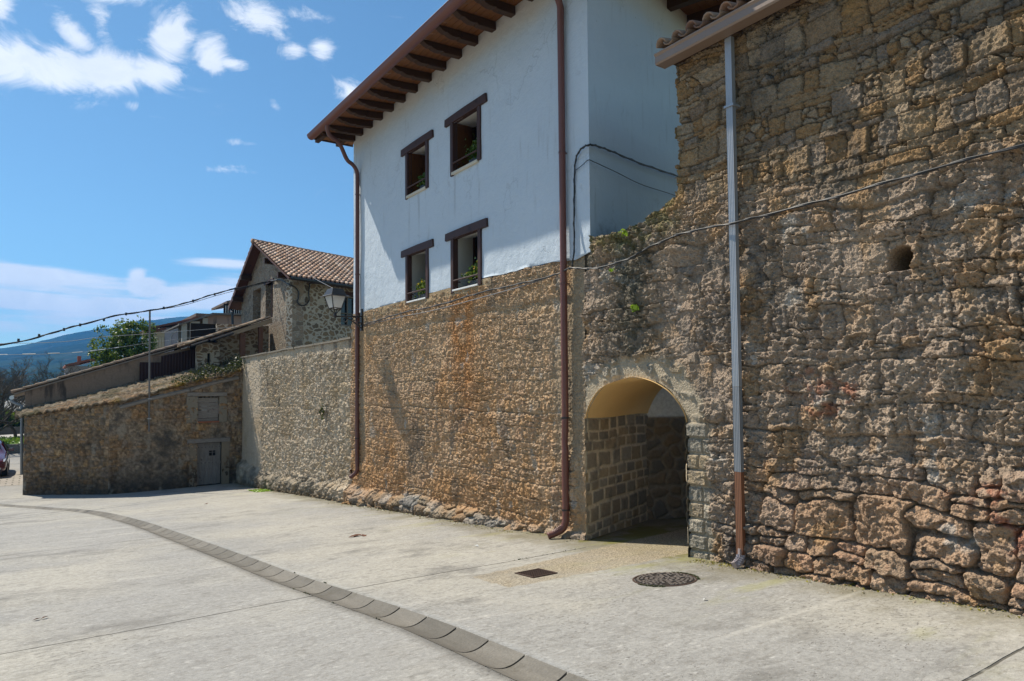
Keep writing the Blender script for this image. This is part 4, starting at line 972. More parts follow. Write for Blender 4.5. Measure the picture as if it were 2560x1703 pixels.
# carved rafters
ry = [16.33, 15.83, 15.24, 14.66, 14.07, 13.47, 12.88, 12.26, 11.66, 11.06, 10.47, 9.88, 9.29, 8.70, 8.11, 7.52]
for y in ry:
    U0, U1 = -.02, .975; pr = []
    def zb(u): return so_z(u) - .155
    low = [(U0, zb(U0)), (.46, zb(.46)), (.48, zb(.48) + .025), (.54, zb(.54) + .012), (.64, zb(.64) + .012), (.73, zb(.73) + .035), (.77, zb(.77) + .058), (.83, zb(.83) + .055), (.89, zb(.89) + .075), (.93, zb(.93) + .10), (U1, zb(U1) + .125)]
    pts = low + [(U1, so_z(U1) - .004), (U0, so_z(U0) - .004)]
    wv = .065; tn = .26
    MB().prism([(D - u, y - tn * u - wv, z) for (u, z) in pts], (0, 2 * wv, 0)).build('rafter', RAFTER, hb, bevel=.006)
# end barge of the left eave with two outlookers
eb = MB()
P = [Vector((D - u, endy(u), so_z(u) + .02)) for u in (-.3, WV + .02)]
eb.prism([P[0] - Vector((0, 0, .05)), P[1] - Vector((0, 0, .05)), P[1] + Vector((0, 0, .07)), P[0] + Vector((0, 0, .07))], (0, .035, 0))
eb.build('barge_board', RAFTER, hb)
ob = MB()
for u in (.22, .88): ob.box((D - u - .05, endy(u) - .55, so_z(u) - .10), (D - u + .05, endy(u) + .03, so_z(u) - .003))
split_build(ob, 'outlooker', RAFTER, hb)
# roof planes above
pitch = R(17); rs = (math.cos(pitch), 0, math.sin(pitch))
tile_roof('roof', (D - WV + .0, EYR, so_z(WV) - .025), (0, 1, 0), rs, EY1 - .75 - EYR, 6.0, hb, .23, .42, 21)
MB().prism([(D - WV - .02, EYR, so_z(WV) + .02), (D - WV - .02, endy(WV), so_z(WV) + .02), (D + 4.4, 17.9, so_z(WV) + .02 + 5.5 * .3057), (D + 4.4, 5.9, so_z(WV) + .02 + 5.5 * .3057)], (0, 0, .03)).build('roof_deck', RAFTER, hb)
# half-round gutter with rolled lip
gx, gzz, gr_ = D - WV - .085, so_z(WV) + .005, .10
gpt_ = [(gx + gr_ * math.cos(a), gzz + gr_ * math.sin(a)) for a in np.linspace(math.pi, 2 * math.pi, 13)] + [(gx + (gr_ - .006) * math.cos(a), gzz + (gr_ - .006) * math.sin(a)) for a in np.linspace(2 * math.pi, math.pi, 13)]
g = MB().prism([(x, EYR, z) for x, z in gpt_], (0, endy(WV + .1) - EYR - .02, 0))
g.tube([(gx - gr_, EYR, gzz + .004), (gx - gr_, endy(WV + .1) - .02, gzz + .004)], .012, 8)
gut = g.build('gutter', BROWNM, hb, smooth=False)
# fascia strip behind gutter
MB().box((D - WV - .003, EYR, so_z(WV) - .03), (D - WV + .018, endy(WV) - .01, so_z(WV) + .04)).build('fascia', BROWND, hb)
for (yp, ybot, yoff, nm) in ((16.12, None, 0, 'l'), (8.02, None, 0, 'r')):
    if nm == 'l':
        gb = -2.08
        pts = arc([(gx + .02, 15.35, gzz - .06), (gx + .03, 15.40, gzz - .16), (gx + .12, 15.48, gzz - .28), (gx + .4, 15.62, gzz - .36), (6.2, 15.86, 5.70), (6.38, 15.93, 5.62), (6.50, 15.96, 5.48), (6.52, 15.97, 5.26)], 5)
        pts += [Vector((6.52, 15.97, z)) for z in (4.6, 3.2, 1.8, .4, -1.0, -1.72)] + arc([(6.52, 15.94, -1.88), (6.50, 15.98, -1.98), (6.43, 16.03, -2.06), (6.38, 16.07, -2.10)], 4)
        rr = .050
    else:
        g0 = gz(6.45, 8.02)
        pts = arc([(gx + .02, 7.70, gzz - .06), (gx + .05, 7.71, gzz - .10), (gx + .4, 7.80, gzz - .12), (6.25, 7.90, 6.06), (6.44, 7.92, 6.0), (6.51, 7.925, 5.86)], 5)
        pts += [Vector((6.51, 7.925, z)) for z in (5.2, 4.4, 2.6, 2.1, .8, -.4)] + [Vector((6.495, 7.92, z)) for z in (-1.0, -1.75)] + arc([(6.49, 7.92, g0 + .26), (6.46, 7.95, g0 + .15), (6.36, 8.02, g0 + .08), (6.27, 8.07, g0 + .045)], 5)
        rr = .052
    rgp = random.Random(5 if nm == 'l' else 6); rs_ = [rr * (1 + rgp.uniform(-.025, .025)) for _ in pts]
    if nm == 'r':
        k0 = [i for i, p in enumerate(pts) if p.z < -.3][0]; ex_ = [Vector((6.503, 7.925, -.62)), Vector((6.50, 7.935, -.78)), Vector((6.492, 7.91, -.90))]; pts = pts[:k0 + 1] + ex_ + pts[k0 + 1:]; rs_ = rs_[:k0 + 1] + [rr, rr * .86, rr * .97] + rs_[k0 + 1:]
    dpo = MB().tube(pts, rs_, 14).build('downpipe', BROWND if nm == 'l' else BROWNM, hb, smooth=True)
    for z in ((4.9, 2.9, 1.0, -1.15) if nm == 'l' else (3.6, 1.6, -.42, -1.78)):
        c_ = Vector((6.52 if nm == 'l' else (6.51 if z > -.8 else 6.495), 15.97 if nm == 'l' else 7.925, z))
        MB().tube([c_ - Vector((0, 0, .012)), c_ + Vector((0, 0, .012))], rr + .006, 14).box((c_.x + .03, c_.y - .012, z - .01), (6.62, c_.y + .012, z + .01)).build('pipe_clamp', BLACKM if z < 0 else BROWND, dpo)
    if nm == 'r':
        rb = MB()
        for q in range(7):
            t = q / 6; a = Vector((6.47, 7.945, g0 + .17)).lerp(Vector((6.36, 8.02, g0 + .08)), t); rb.tube([a - Vector((.003, 0, .002)), a + Vector((.003, 0, .003))], rr + .007, 14)
        rb.build('elbow_rib', BROWNM, dpo)
# eaves on the right-hand side wall
def sidep(a, o_, z): return Vector((D, YR, z)) + CD * a + CS * o_
sso = MB()
for i in range(7):
    o0_, o1_ = i * .16, i * .16 + .154
    sso.prism([sidep(.2, o0_, 6.86 - .06 * o0_), sidep(8, o0_, 6.86 - .06 * o0_), sidep(8, o1_, 6.86 - .06 * o1_), sidep(.2, o1_, 6.86 - .06 * o1_)], (0, 0, .025))
sso.build('soffit', SOFFIT, hb)
for i in range(9):
    a = 1.0 + i * .76
    MB().prism([sidep(a - .07, -.1, 6.855), sidep(a + .07, -.1, 6.855), sidep(a + .07, 1.05, 6.80), sidep(a - .07, 1.05, 6.80)], (0, 0, -.19)).build('rafter', RAFTER, hb)
MB().prism([sidep(-.1, 1.12, 6.80), sidep(8, 1.12, 6.80), sidep(8, -.3, 7.0), sidep(-.1, -.3, 7.0)], (0, 0, .03)).build('roof_deck', RAFTER, hb)

# ------------------------------------------------------------------ pot plants on the sills
pd = {1: ('small leafy green plant in a dark trough on the upper left window sill', .26, .15, 240), 2: ('trailing bushy green plant on the upper right window sill', .36, .19, 380),
      3: ('yellow flowering pot plant on the lower left window sill', .30, .17, 260), 4: ('dark green pot plant with orange blooms on the lower right window sill', .34, .16, 300)}
for (c0, z0, hw, k) in pots:
    lab, hgt, rad, n = pd[k]; yc = c0 - hw * (.50 if k != 3 else .35); base = Vector((D + .10, yc, z0))
    pp = empty('potted_plant', base, lab, 'plant', 'pot plants on the window sills')
    MB().prism([(base.x - .06, yc - .20, z0), (base.x + .06, yc - .20, z0), (base.x + .06, yc + .20, z0), (base.x - .06, yc + .20, z0)], (0, 0, .11)).build('trough', simple('dark plastic trough', (.03, .03, .032), .5, 0, .2), pp, bevel=.01)
    rg = np.random.default_rng(40 + k); q = rg.normal(size=(n, 3)) * (.5, 1, .55)
    P = np.array([base.x - .02, yc - .02, z0 + .10 + hgt * .42]) + q * (.09, rad * .9, hgt * (.42 if k > 2 else .5)); P[:, 2] = np.maximum(P[:, 2], z0 + .04)
    P[:, 0] = np.minimum(P[:, 0], base.x + .12); P[:, 1] = np.clip(P[:, 1], c0 - hw + .02, c0 + hw - .1)
    leaves('foliage', P, .042 if k < 3 else .055, LEAFP, pp, None, 60 + k, 1.5)
    if k >= 3:
        sel = P[rg.permutation(n)[:34 if k == 3 else 16]] + (-.03, .02, .03)
        leaves('blossom', sel, .045, FLOWER, pp, None, 80 + k, 1.1)

# ------------------------------------------------------------------ grey garden wall
gw = empty('garden_wall', (6.6, 21, gz(6.6, 21)), 'long pale grey roughcast stone wall left of the white house', 'wall')
wall_mesh('wall', 16.40, 27.65, -3.75, 1.33, .018, .017, garden_fn, None, STONE, gw)
MB().box((6.68, 16.45, -3.8), (7.2, 27.6, 1.31)).build('wall_core', simple('grey core', (.33, .30, .25), .95, 0, .3), gw)
cp = MB(); rng = random.Random(9); y = 16.42
while y < 27.6:
    l = rng.uniform(.5, 1.1); z = 1.335 + rng.uniform(-.012, .012)
    cp.box((6.53 + rng.uniform(-.02, .02), y, z), (7.25, min(y + l - .01, 27.62), z + .05)); y += l
cp.build('coping', simple('weathered coping slab', (.22, .19, .15), .95, 0, .35, 6, .01, 20), gw)

# ------------------------------------------------------------------ low stone shed
SA, SB, SC = Vector((-.26, 29.38, 0)), Vector((2.14, 27.27, 0)), Vector((6.66, 27.58, 0))
shd = empty('stone_shed', (2.14, 27.27, gz(2.14, 27.27)), 'low rubble shed with mossy sloping tile roof, boarded window and old plank door', 'shed')
def roofz(x, y): return -.34 + .265 * (x - 2.07) + .111 * (y - 27.27)
def shed_fn(U, Z, seed, left):
    X_ = U; i, e, x, y = courses(U + (0 if left else 9), Z, .13 if left else .17, .19 if left else .24, seed, .35, .05, .6)
    k = np.floor(i * 9999); r1 = ridged(U * 5, Z * 5, 5, seed + 3, .6) - .45; n1_ = fbm(U * 1.1, Z * 1.1, 5, seed + 4); n2_ = fbm(U * 5, Z * 5, 4, seed + 5)
    if left: pl = np.zeros(U.shape)
    else: pl = np.clip(sstep(-.25, .2, n1_ + .15 * sstep(3.2, 1.0, U) - .25 * sstep(-1.2, .2, Z)) , 0, 1)
    h = (sstep(0, .04, e) * (.015 + .03 * hsh(k, 1, 2)) + x * (hsh(k, 2, 2) - .5) * .4) * (1 - .75 * pl) + (.4 * facets(U, Z, .12, seed + 31) + .4 * facets(U, Z, .06, seed + 32) + .015 * r1) * (1 - .5 * pl)
    c = palette(i, np.array([(.30, .21, .13), (.27, .20, .14), (.33, .25, .17), (.25, .20, .15), (.36, .25, .14), (.29, .23, .18), (.34, .22, .12)]) * (1.15, 1.05, .93))
    c = mixc(c, (.13, .105, .075), sstep(.025, .0, e) * .55)
    c = mixc(c, (.28, .235, .18), pl * .65)
    c = c * (.62 + .75 * vnoise(U * 14, Z * 14, seed + 51))[..., None] * (.75 + .5 * vnoise(U * 33, Z * 33, seed + 52))[..., None]
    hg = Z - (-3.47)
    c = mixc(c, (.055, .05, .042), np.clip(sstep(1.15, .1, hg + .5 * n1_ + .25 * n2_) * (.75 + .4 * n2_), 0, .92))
    c = mixc(c, (.085, .078, .068), np.clip(sstep(.0, .5, n1_ + .4 * n2_ - .1) * .8, 0, .8) * (0.5 if left else 1))
    c = mixc(c, (.36, .31, .24), np.clip(sstep(.35, .6, fbm(U * 2.6, Z * 1.6, 4, seed + 8)) * .8, 0, .8))
    return h, c
_ED = .10
def facet(name, P0, P1, zt0, zt1, step, fn, holes=()):
    L = (P1 - P0).length; t = (P1 - P0) / L; nn = Vector((t.y, -t.x, 0))
    if nn.y > 0: nn = -nn
    nu = int(L / step) + 1; nv = int(4.9 / step); us = np.linspace(0, L, nu); zs = np.linspace(-3.75, 1.2, nv); U, Z = np.meshgrid(us, zs, indexing='ij')
    ztop = zt0 + (zt1 - zt0) * U / L; Zc_ = np.minimum(Z, ztop)
    h, c = fn(U, Zc_); h = h * sstep(0, _ED, np.minimum(U, L - U) + .012)
    V = np.stack([P0.x + t.x * U + nn.x * h, P0.y + t.y * U + nn.y * h, Zc_], -1).reshape(-1, 3)
    Um = (U[:-1, :-1] + U[1:, 1:]) / 2; Zm = (Z[:-1, :-1] + Z[1:, 1:]) / 2; mk = Zm < (ztop[:-1, :-1] + step)
    for (u0, u1, z0, z1) in holes: mk &= ~((Um > u0) & (Um < u1) & (Zm > z0) & (Zm < z1))
    F = grid_faces(nu, nv, mk)
    if (t.cross(Vector((0, 0, 1)))).dot(nn) > 0: F = F[:, ::-1]
    V, F, c = compact(V, F, np.clip(c, .01, .9).reshape(-1, 3)); return emit(name, V, F, STONE, shd, None, c, False)
rA = roofz(SA.x, SA.y) - .04; rB = roofz(SB.x, SB.y) - .04; rC = roofz(SC.x, SC.y) - .04
facet('wall', SA, SB, rA, rB, .030, lambda U, Z: shed_fn(U, Z, 601, True))
tB = (SC - SB).normalized(); nB = Vector((tB.y, -tB.x, 0))
def ub(x): return (x - SB.x) / tB.x
facet('wall', SB, SC, rB, rC, .030, lambda U, Z: shed_fn(U, Z, 621, False), [(ub(4.985), ub(5.74), -1.07, -.14), (ub(4.985), ub(5.85), -3.6, -1.83)])
MB().prism([(SA.x + .3, SA.y + .12, -3.8), (SB.x + .12, SB.y + .30, -3.8), (6.58, SC.y + .22, -3.8), (6.58, 31, -3.8), (-.0, 31, -3.8)], (0, 0, 2.9)).build('wall_core', DARK, shd)
def onB(u, z, o_=0): return SB + tB * u + nB * o_ + Vector((0, 0, z))
def bplank(mb, u0, u1, z0, z1, o0_, o1_):
    P = [onB(u0, z0, o0_), onB(u1, z0, o0_), onB(u1, z0, o1_), onB(u0, z0, o1_)]; mb.prism(P, (0, 0, z1 - z0))
# boarded window
bw = MB(); rng = random.Random(3)
for (z0, z1) in ((-1.06, -.96), (-.945, -.66), (-.63, -.52), (-.505, -.385), (-.37, -.19)): bplank(bw, ub(5.0), ub(5.725), z0, z1, -.10 + rng.uniform(-.01, .01), -.06)
bwo = bw.build('window', GREYW, shd); m1 = MB(); bplank(m1, ub(4.62), ub(6.02), -.13, .01, -.05, .055); m1.build('lintel', GREYW, bwo, bevel=.01)
m1 = MB(); bplank(m1, ub(4.99), ub(5.735), -1.115, -1.065, -.1, .05); m1.build('sill', simple('red tile sill', (.30, .11, .06), .85, 0, .3, 9), bwo)
m1 = MB(); bplank(m1, ub(4.60), ub(4.985), -1.10, -.14, -.06, .022); bplank(m1, ub(5.745), ub(6.02), -1.10, -.14, -.06, .022); split_build(m1, 'plaster_surround', simple('grey render', (.23, .20, .155), .95, 0, .3, 5, .01, 15), bwo)
# plank door
dr = MB()
for i in range(6): bplank(dr, ub(5.0) + i * .139, ub(5.0) + i * .139 + .134, -3.42 + .01 * (i % 2), -1.88, -.12, -.085)
dro = dr.build('door', GREYV, shd); m1 = MB()
for z in (-2.08, -2.66): bplank(m1, ub(5.0), ub(5.83), z, z + .09, -.085, -.065)
split_build(m1, 'batten', GREYV, dro); m1 = MB(); bplank(m1, ub(5.40), ub(5.66), -2.36, -2.17, -.0845, -.08); m1.build('hatch', DARK, dro)
m1 = MB()
for u in (ub(5.40), ub(5.525), ub(5.65)): bplank(m1, u, u + .018, -2.38, -2.15, -.083, -.068)
bplank(m1, ub(5.40), ub(5.66), -2.24, -2.225, -.083, -.070); m1.build('hatch_bars', GREYV, dro)
m1 = MB()
for z in (-2.035, -2.615):
    for i in range(7): c_ = onB(ub(5.04) + i * .125, z, -.062); m1.tube([c_, c_ + nB * .012], .014, 6)
m1.build('rivet', BLACKM, dro)
m1 = MB(); bplank(m1, ub(4.64), ub(6.14), -1.86, -1.71, -.05, .05); m1.build('lintel', GREYW, dro, bevel=.01)
m1 = MB(); bplank(m1, ub(5.855), ub(6.12), -3.5, -1.87, -.08, .03); bplank(m1, ub(4.72), ub(4.985), -3.5, -1.87, -.08, .012); split_build(m1, 'plaster_surround', simple('ochre render', (.25, .20, .14), .95, 0, .3, 5, .01, 15), dro)
# timber wall plate under the verge and hanging lump of felt
m1 = MB(); 
for (u0, u1) in ((.3, 2.55), (2.58, 4.3)):
    P = [onB(u0, roofz(SB.x + tB.x * u0, 27.3) - .25, .03), onB(u1, roofz(SB.x + tB.x * u1, 27.3) - .25, .03)]
    m1.tube([P[0], (P[0] + P[1]) / 2 + Vector((0, 0, .03)), P[1]], .075, 6)
split_build(m1, 'wall_plate', GREYW, shd)
# mossy tile roof: corrugations run down the slope (along X)
xs = np.linspace(-.52, 6.62, 300); vs = np.linspace(0, 1, 110); Xg, Vg = np.meshgrid(xs, vs, indexing='ij')
yf = np.interp(Xg, [-.52, -.26, 2.14, 6.66], [29.5, 29.26, 27.13, 27.44]); Yg2 = yf + (31.02 - yf) * Vg
corr = .055 * np.abs(np.sin(math.pi * Yg2 / .2)) + .05 * ((Xg / .33) % 1.0) * -1 + .035 * fbm(Xg * 11, Yg2 * 11, 3, 645)
Zg2 = roofz(Xg, Yg2) + .035 + corr + .03 * fbm(Xg * 3, Yg2 * 3, 4, 640) + .05 * fbm(Xg * .7, Yg2 * .7, 2, 641)
Cc = palette(hsh(np.floor(Xg / .33), np.floor(Yg2 / .2), 5), [(.22, .17, .12), (.26, .23, .19), (.19, .17, .14), (.28, .20, .13), (.24, .22, .18)])
nn_ = fbm(Xg * 3, Yg2 * 3, 4, 642); Cc = mixc(Cc, (.32, .30, .26), sstep(.0, .4, nn_) * .7); Cc = mixc(Cc, (.10, .095, .05), sstep(.05, .45, fbm(Xg * 1.3, Yg2 * 1.3, 4, 643)) * .7)
Cc = mixc(Cc, (.28, .20, .02), np.exp(-Vg * 9) * sstep(1.6, 3, Xg) * np.clip(.2 + 1.6 * fbm(Xg * 3, Yg2 * 0, 3, 644), 0, 1))
so_ = emit('roof', np.stack([Xg, Yg2, Zg2], -1).reshape(-1, 3), grid_faces(300, 110)[:, ::-1], STONE, shd, None, np.clip(Cc * np.array((.86, .76, .64)) * (.45 + 1.1 * vnoise(Xg * 13, Yg2 * 13, 646))[..., None], .01, .9).reshape(-1, 3), False)
md = so_.modifiers.new('thickness', 'SOLIDIFY'); md.thickness = .07; md.offset = -1
# ivy over the shed's upper corner
rg = np.random.default_rng(7); n_ = 1500
px_ = rg.beta(2.2, 1.3, n_) * 2.7 + 4.0; py_ = 27.15 + rg.random(n_) ** 1.4 * 1.9; hh = sstep(4.0, 5.9, px_) * .27 + .04
pz_ = roofz(px_, py_) + .06 + rg.random(n_) * hh * (1 + .5 * np.sin(px_ * 5))
iv = empty('ivy', (6.0, 27.6, roofz(6.0, 27.6)), 'dark ivy clump sprawling over the upper corner of the mossy shed roof', 'ivy')
leaves('foliage', np.stack([px_, py_, pz_], 1), .062, LEAFI, iv, None, 11, 1.3)
tw = MB()
for i in range(26):
    x0 = rg.uniform(4.6, 6.5); y0 = rg.uniform(27.2, 28.3); P = [Vector((x0, y0, roofz(x0, y0)))]
    for q in range(4): P.append(P[-1] + Vector((rg.uniform(-.2, .2), rg.uniform(-.25, .1), rg.uniform(-.02, .12))))
    tw.tube(P, [.012, .01, .008, .006, .004], 4)
tw.build('stems', TWIG, iv)
# galvanised pole fixed to the shed front
mp = MB().tube([onB(ub(3.36), -1.36, .10), onB(ub(3.33), 2.92, .10)], .032, 8)
mpo = mp.build('metal_pole', simple('dull galvanised tube', (.16, .15, .145), .5, .4, .2, 5), base=onB(ub(3.36), -1.36, .10))
tag(mpo, 'thin grey metal pole clamped upright to the front of the rubble shed', 'pole')
MB().obox(onB(ub(3.36), -.9, .08), tB, nB, (0, 0, 1), .06, .05, .02).build('bracket', ZINC, mpo)
MB().obox(onB(ub(3.36), -.2, .08), tB, nB, (0, 0, 1), .06, .05, .02).build('bracket', ZINC, mpo)

# ------------------------------------------------------------------ rendered outbuilding behind the shed
def m_rend(nm, a_, b_, dk):
    def f(n, b, o):
        p = n.pos(); a = n.noise(p, 1.2, 6, .65); s1 = n.noise(n.scl(p, (1.6, 1.6, .35)), 1.5, 5, .6); f2 = n.noise(p, 20, 4, .65)
        c = n.mix(a, a_, b_); c = n.mix(n.ramp(s1, .50, .66, 0, .85), c, dk); c = n.mix(n.ramp(n.voro(p, 9.0), .10, .04, 0, .5), c, tuple(x * .5 for x in a_))
        k = n.m('MULTIPLY_ADD', f2, .6, .7); n.put(b.inputs['Base Color'], n.mix(1.0, c, n.comb(k, k, k), 'MULTIPLY')); b.inputs['Roughness'].default_value = .95; bump(n, b, f2, .012)
    return mat(nm, f)
RENDB = m_rend('stained brown render', (.20, .145, .105), (.27, .20, .15), (.045, .04, .036))
ob_ = empty('rendered_outbuilding', (1.6, 31, gz(1.6, 31)), 'long brown rendered outbuilding with sloping verge behind the shed roof', 'outbuilding')
MB().prism([(-.26, 31.02, -3.8), (3.45, 31.02, -3.8), (3.45, 31.02, 1.40), (1.62, 31.02, .80), (-.26, 31.02, .12)], (0, 7, 0)).build('wall', RENDB, ob_)
MB().prism([(3.45, 31.03, -3.8), (5.75, 31.03, -3.8), (5.75, 31.03, 2.02), (3.45, 31.03, 1.40)], (0, 7, 0)).build('wall', m_rend('pinkish render', (.25, .17, .12), (.33, .24, .18), (.12, .09, .07)), ob_)
e_ = Vector((0, 1, 0)); sx = Vector((1, 0, .345)).normalized()
tile_roof('roof', (-.62, 30.93, .035), (0, 1, 0), tuple(sx), 7.0, 6.9, ob_, .22, .38, 31, cols=[(.24, .17, .12), (.28, .21, .15), (.20, .15, .12), (.26, .23, .19)])
MB().prism([(-.60, 30.95, -.02), (5.78, 30.95, 2.18), (5.78, 30.95, 2.235), (-.60, 30.95, .04)], (0, 6.9, 0)).build('verge', simple('verge mortar', (.20, .17, .14), .95, 0, .3), ob_)
MB().prism([(-.58, 30.97, -.10), (-.27, 30.97, -.02), (-.27, 30.97, .09), (-.58, 30.97, -.02)], (0, 6.8, 0)).build('rafter_tails', m_wood('pale rafter tails', (.20, .13, .08), (.36, .26, .17), (2, 14, 2)), ob_)
gpo = MB().tube([(-.66, 30.94, -.12), (-.66, 37.8, -.12)], .075, 10).build('gutter', simple('pale zinc gutter', (.50, .53, .56), .4, .6, .1), ob_)
MB().tube(arc([(-.66, 31.1, -.18), (-.64, 31.05, -.26), (-.5, 31.0, -.36), (-.37, 31.0, -.42), (-.345, 31.0, -.55)], 4) + [Vector((-.34, 31.0, -1.5)), Vector((-.315, 31.0, -2.95))], .05, 8).build('downpipe', simple('grey plastic pipe', (.22, .24, .26), .45, .1, .1), ob_, smooth=True)
bd = MB()
for i in range(40):
    x0 = 3.44 + i * .055; bd.add([(x0, 30.80 + .018 * (i % 2), roofz(x0, 30.8) - .1), (x0 + .055, 30.80 + .018 * ((i + 1) % 2), roofz(x0, 30.8) - .1), (x0 + .055, 30.80 + .018 * ((i + 1) % 2), (1.24 if x0 < 4.18 else 1.50 + (x0 - 4.18) * .26)), (x0, 30.80 + .018 * (i % 2), (1.24 if x0 < 4.16 else 1.50 + (x0 - 4.18) * .26))], [(0, 1, 2, 3)])
bdo = bd.build('corrugated_sheet', simple('dark red corrugated sheet', (.026, .009, .009), .6, .1, .3, 3), ob_)
md = bdo.modifiers.new('thickness', 'SOLIDIFY'); md.thickness = .006

# ------------------------------------------------------------------ lean-to porch with tiled roof
pc = empty('lean_to_porch', (6.6, 30, .6), 'dark open lean-to with tiled roof and timber posts between outbuilding and cottage', 'porch')
ps = Vector((1, 0, .385)).normalized()
tile_roof('roof', (4.86, 29.0, 1.86), (0, 1, 0), tuple(ps), 3.4, 3.45, pc, .21, .36, 33, cols=[(.30, .21, .14), (.34, .25, .17), (.26, .20, .15), (.28, .18, .12)])
MB().prism([(4.9, 29.02, 1.80), (8.1, 29.02, 3.03), (8.1, 29.02, 3.09), (4.9, 29.02, 1.86)], (0, 3.3, 0)).build('deck', RAFTER, pc)
MB().prism([(6.5, 28.98, 2.28), (8.1, 28.98, 2.90), (8.1, 28.98, 3.07), (6.5, 28.98, 2.45)], (0, .10, 0)).build('verge_beam', m_wood('weathered beam', (.16, .11, .07), (.34, .26, .18), (1.5, 10, 10), .85), pc)
MB().tube([(5.0, 28.93, 1.83), (5.6, 28.93, 2.06)], .05, 8).tube([(5.7, 28.93, 2.06), (6.55, 28.93, 2.40)], .055, 8).build('gutter', BLACKM, pc)
for x, w_ in ((6.95, .10), (7.66, .08)): MB().box((x - w_, 29.05, .2), (x + w_, 29.22, 2.42 + (x - 6.95) * .38)).build('post', m_wood('red brown post', (.07, .03, .018), (.15, .07, .04), (9, 9, 1.5)), pc)
def m_cott(nm, st, mo, sc=3.6, wide=.09, z_=1.5):
    def f(n, b, o):
        p = n.pos(); wob = n.new('ShaderNodeTexNoise'); n.put(wob.inputs['Vector'], p); wob.inputs['Scale'].default_value = 5; wob.inputs['Detail'].default_value = 3
        q = n.vm('ADD', n.scl(p, (1, 1, z_)), n.scl(n.vm('SUBTRACT', wob.outputs['Color'], (.5, .5, .5)), (.22, .22, .22)))
        ed = n.voro(q, sc, 'DISTANCE_TO_EDGE'); idc = n.voro(q, sc, 'F1', 1); r_ = n.sep(idc)
        s_ = n.mix(r_[0], st[0], st[1]); s_ = n.mix(n.ramp(r_[1], .6, .8, 0, .8), s_, st[2])
        k = n.ramp(n.m('ADD', ed, n.m('MULTIPLY_ADD', n.noise(p, 9, 4, .6), .12, -.06)), wide, wide + .06)
        c = n.mix(k, mo, s_); f2 = n.noise(p, 25, 4, .65); kk = n.m('MULTIPLY_ADD', f2, .7, .65)
        n.put(b.inputs['Base Color'], n.mix(1.0, c, n.comb(kk, kk, kk), 'MULTIPLY')); b.inputs['Roughness'].default_value = .95
        bump(n, b, n.m('ADD', n.m('MULTIPLY', k, .8), n.m('MULTIPLY', n.noise(p, 14, 5, .7), 1.2)), .03)
    return mat(nm, f)
COTT = m_cott('cottage rubble with pale joints', ((.20, .145, .09), (.27, .20, .13), (.13, .105, .08)), (.43, .385, .315))
COTTG = m_cott('cottage gable rubble', ((.24, .18, .13), (.31, .245, .18), (.16, .13, .10)), (.34, .295, .235), 3.8, .04)
bx = MB(); 
for (xa, xb) in ((5.39, 5.79), (5.9, 6.26)): bx.box((xa, 30.0, -.5), (xb, 30.3, 2.05))
bx.box((5.79, 30.0, -.5), (5.9, 30.3, .95)).box((5.79, 30.0, 1.62), (5.9, 30.3, 2.05)).box((6.26, 30.6, -.5), (8.4, 30.8, 2.9))
bx.build('back_wall', COTT, pc)
MB().box((5.3, 30.85, -.5), (8.4, 31, 2.9)).build('inside', DARK, pc)

# ------------------------------------------------------------------ stone cottage with tile roof
ct = empty('stone_cottage', (8.5, 27.6, 0), 'stone cottage with pale mortar joints and barrel tile gable roof behind the grey wall', 'house')
cc = Vector((.951, .309, 0)).normalized(); DX = 8.5
def rzr(y): return 4.47 + (y - 26.69) * .442 - .10
def rzl(y): return 4.33 + (36.69 - y) * .536 - .10
yap = 32.03
def wtop(y): return rzr(y) if y < yap else rzl(y)
gm = MB(); T = .45
def gpoly(y0, y1, zlo, zhi=None):
    pts = [(y0, zlo), (y1, zlo)]
    if zhi is None: pts += [(y1, wtop(y1))] + ([(yap, wtop(yap))] if y0 < yap < y1 else []) + [(y0, wtop(y0))]
    else: pts += [(y1, zhi), (y0, zhi)]
    gm.prism([(DX, y, z) for y, z in pts], (T, 0, 0))
gpoly(27.6, 30.35, -1); gpoly(30.351, 31.5, -1, 3.28); gpoly(30.351, 31.5, 4.84); gpoly(31.501, 32.3, -1); gpoly(32.301, 33.7, -1, 3.33); gpoly(32.301, 33.7, 4.84); gpoly(33.701, 35.9, -1)
gm.build('gable_wall', COTTG, ct)
split_build(MB().box((DX + .30, 30.3, 3.2), (DX + .34, 31.55, 4.9)).box((DX + .40, 32.25, 3.2), (DX + .44, 33.75, 4.9)), 'window', GLASSD, ct)
split_build(MB().box((DX + .1, 30.37, 3.3), (DX + .18, 30.45, 4.82)).box((DX + .1, 30.9, 3.3), (DX + .15, 30.95, 4.82)), 'window_frame', FRAMEW, ct)
MB().box((DX - .04, 30.2, 4.84), (DX + .3, 31.7, 4.98)).build('lintel', FRAMEW, ct)
sw = MB()
def cpt(t, z, o_=0): return Vector((DX, 27.6, z)) + cc * t - Vector((-cc.y, cc.x, 0)) * o_
def span(t0, t1, z0, z1): sw.prism([cpt(t0, z0), cpt(t1, z0), cpt(t1, z0, -.4), cpt(t0, z0, -.4)], (0, 0, z1 - z0))
ztw = rzr(27.6)
span(.0, 2.46, -1, ztw); span(2.461, 3.4, -1, 2.86); span(2.461, 3.4, 4.22, ztw); span(3.401, 6.5, -1, ztw)
sw.build('side_wall', COTT, ct)
MB().prism([cpt(2.4, 4.2, .015), cpt(3.5, 4.2, .015), cpt(3.5, 4.2, -.1), cpt(2.4, 4.2, -.1)], (0, 0, .16)).build('lintel', FRAMEW, ct)
wd = MB().prism([cpt(2.45, 2.85, -.22), cpt(3.41, 2.85, -.22), cpt(3.41, 2.85, -.26), cpt(2.45, 2.85, -.26)], (0, 0, 1.38)).build('window', GLASSD, ct)
fm = MB()
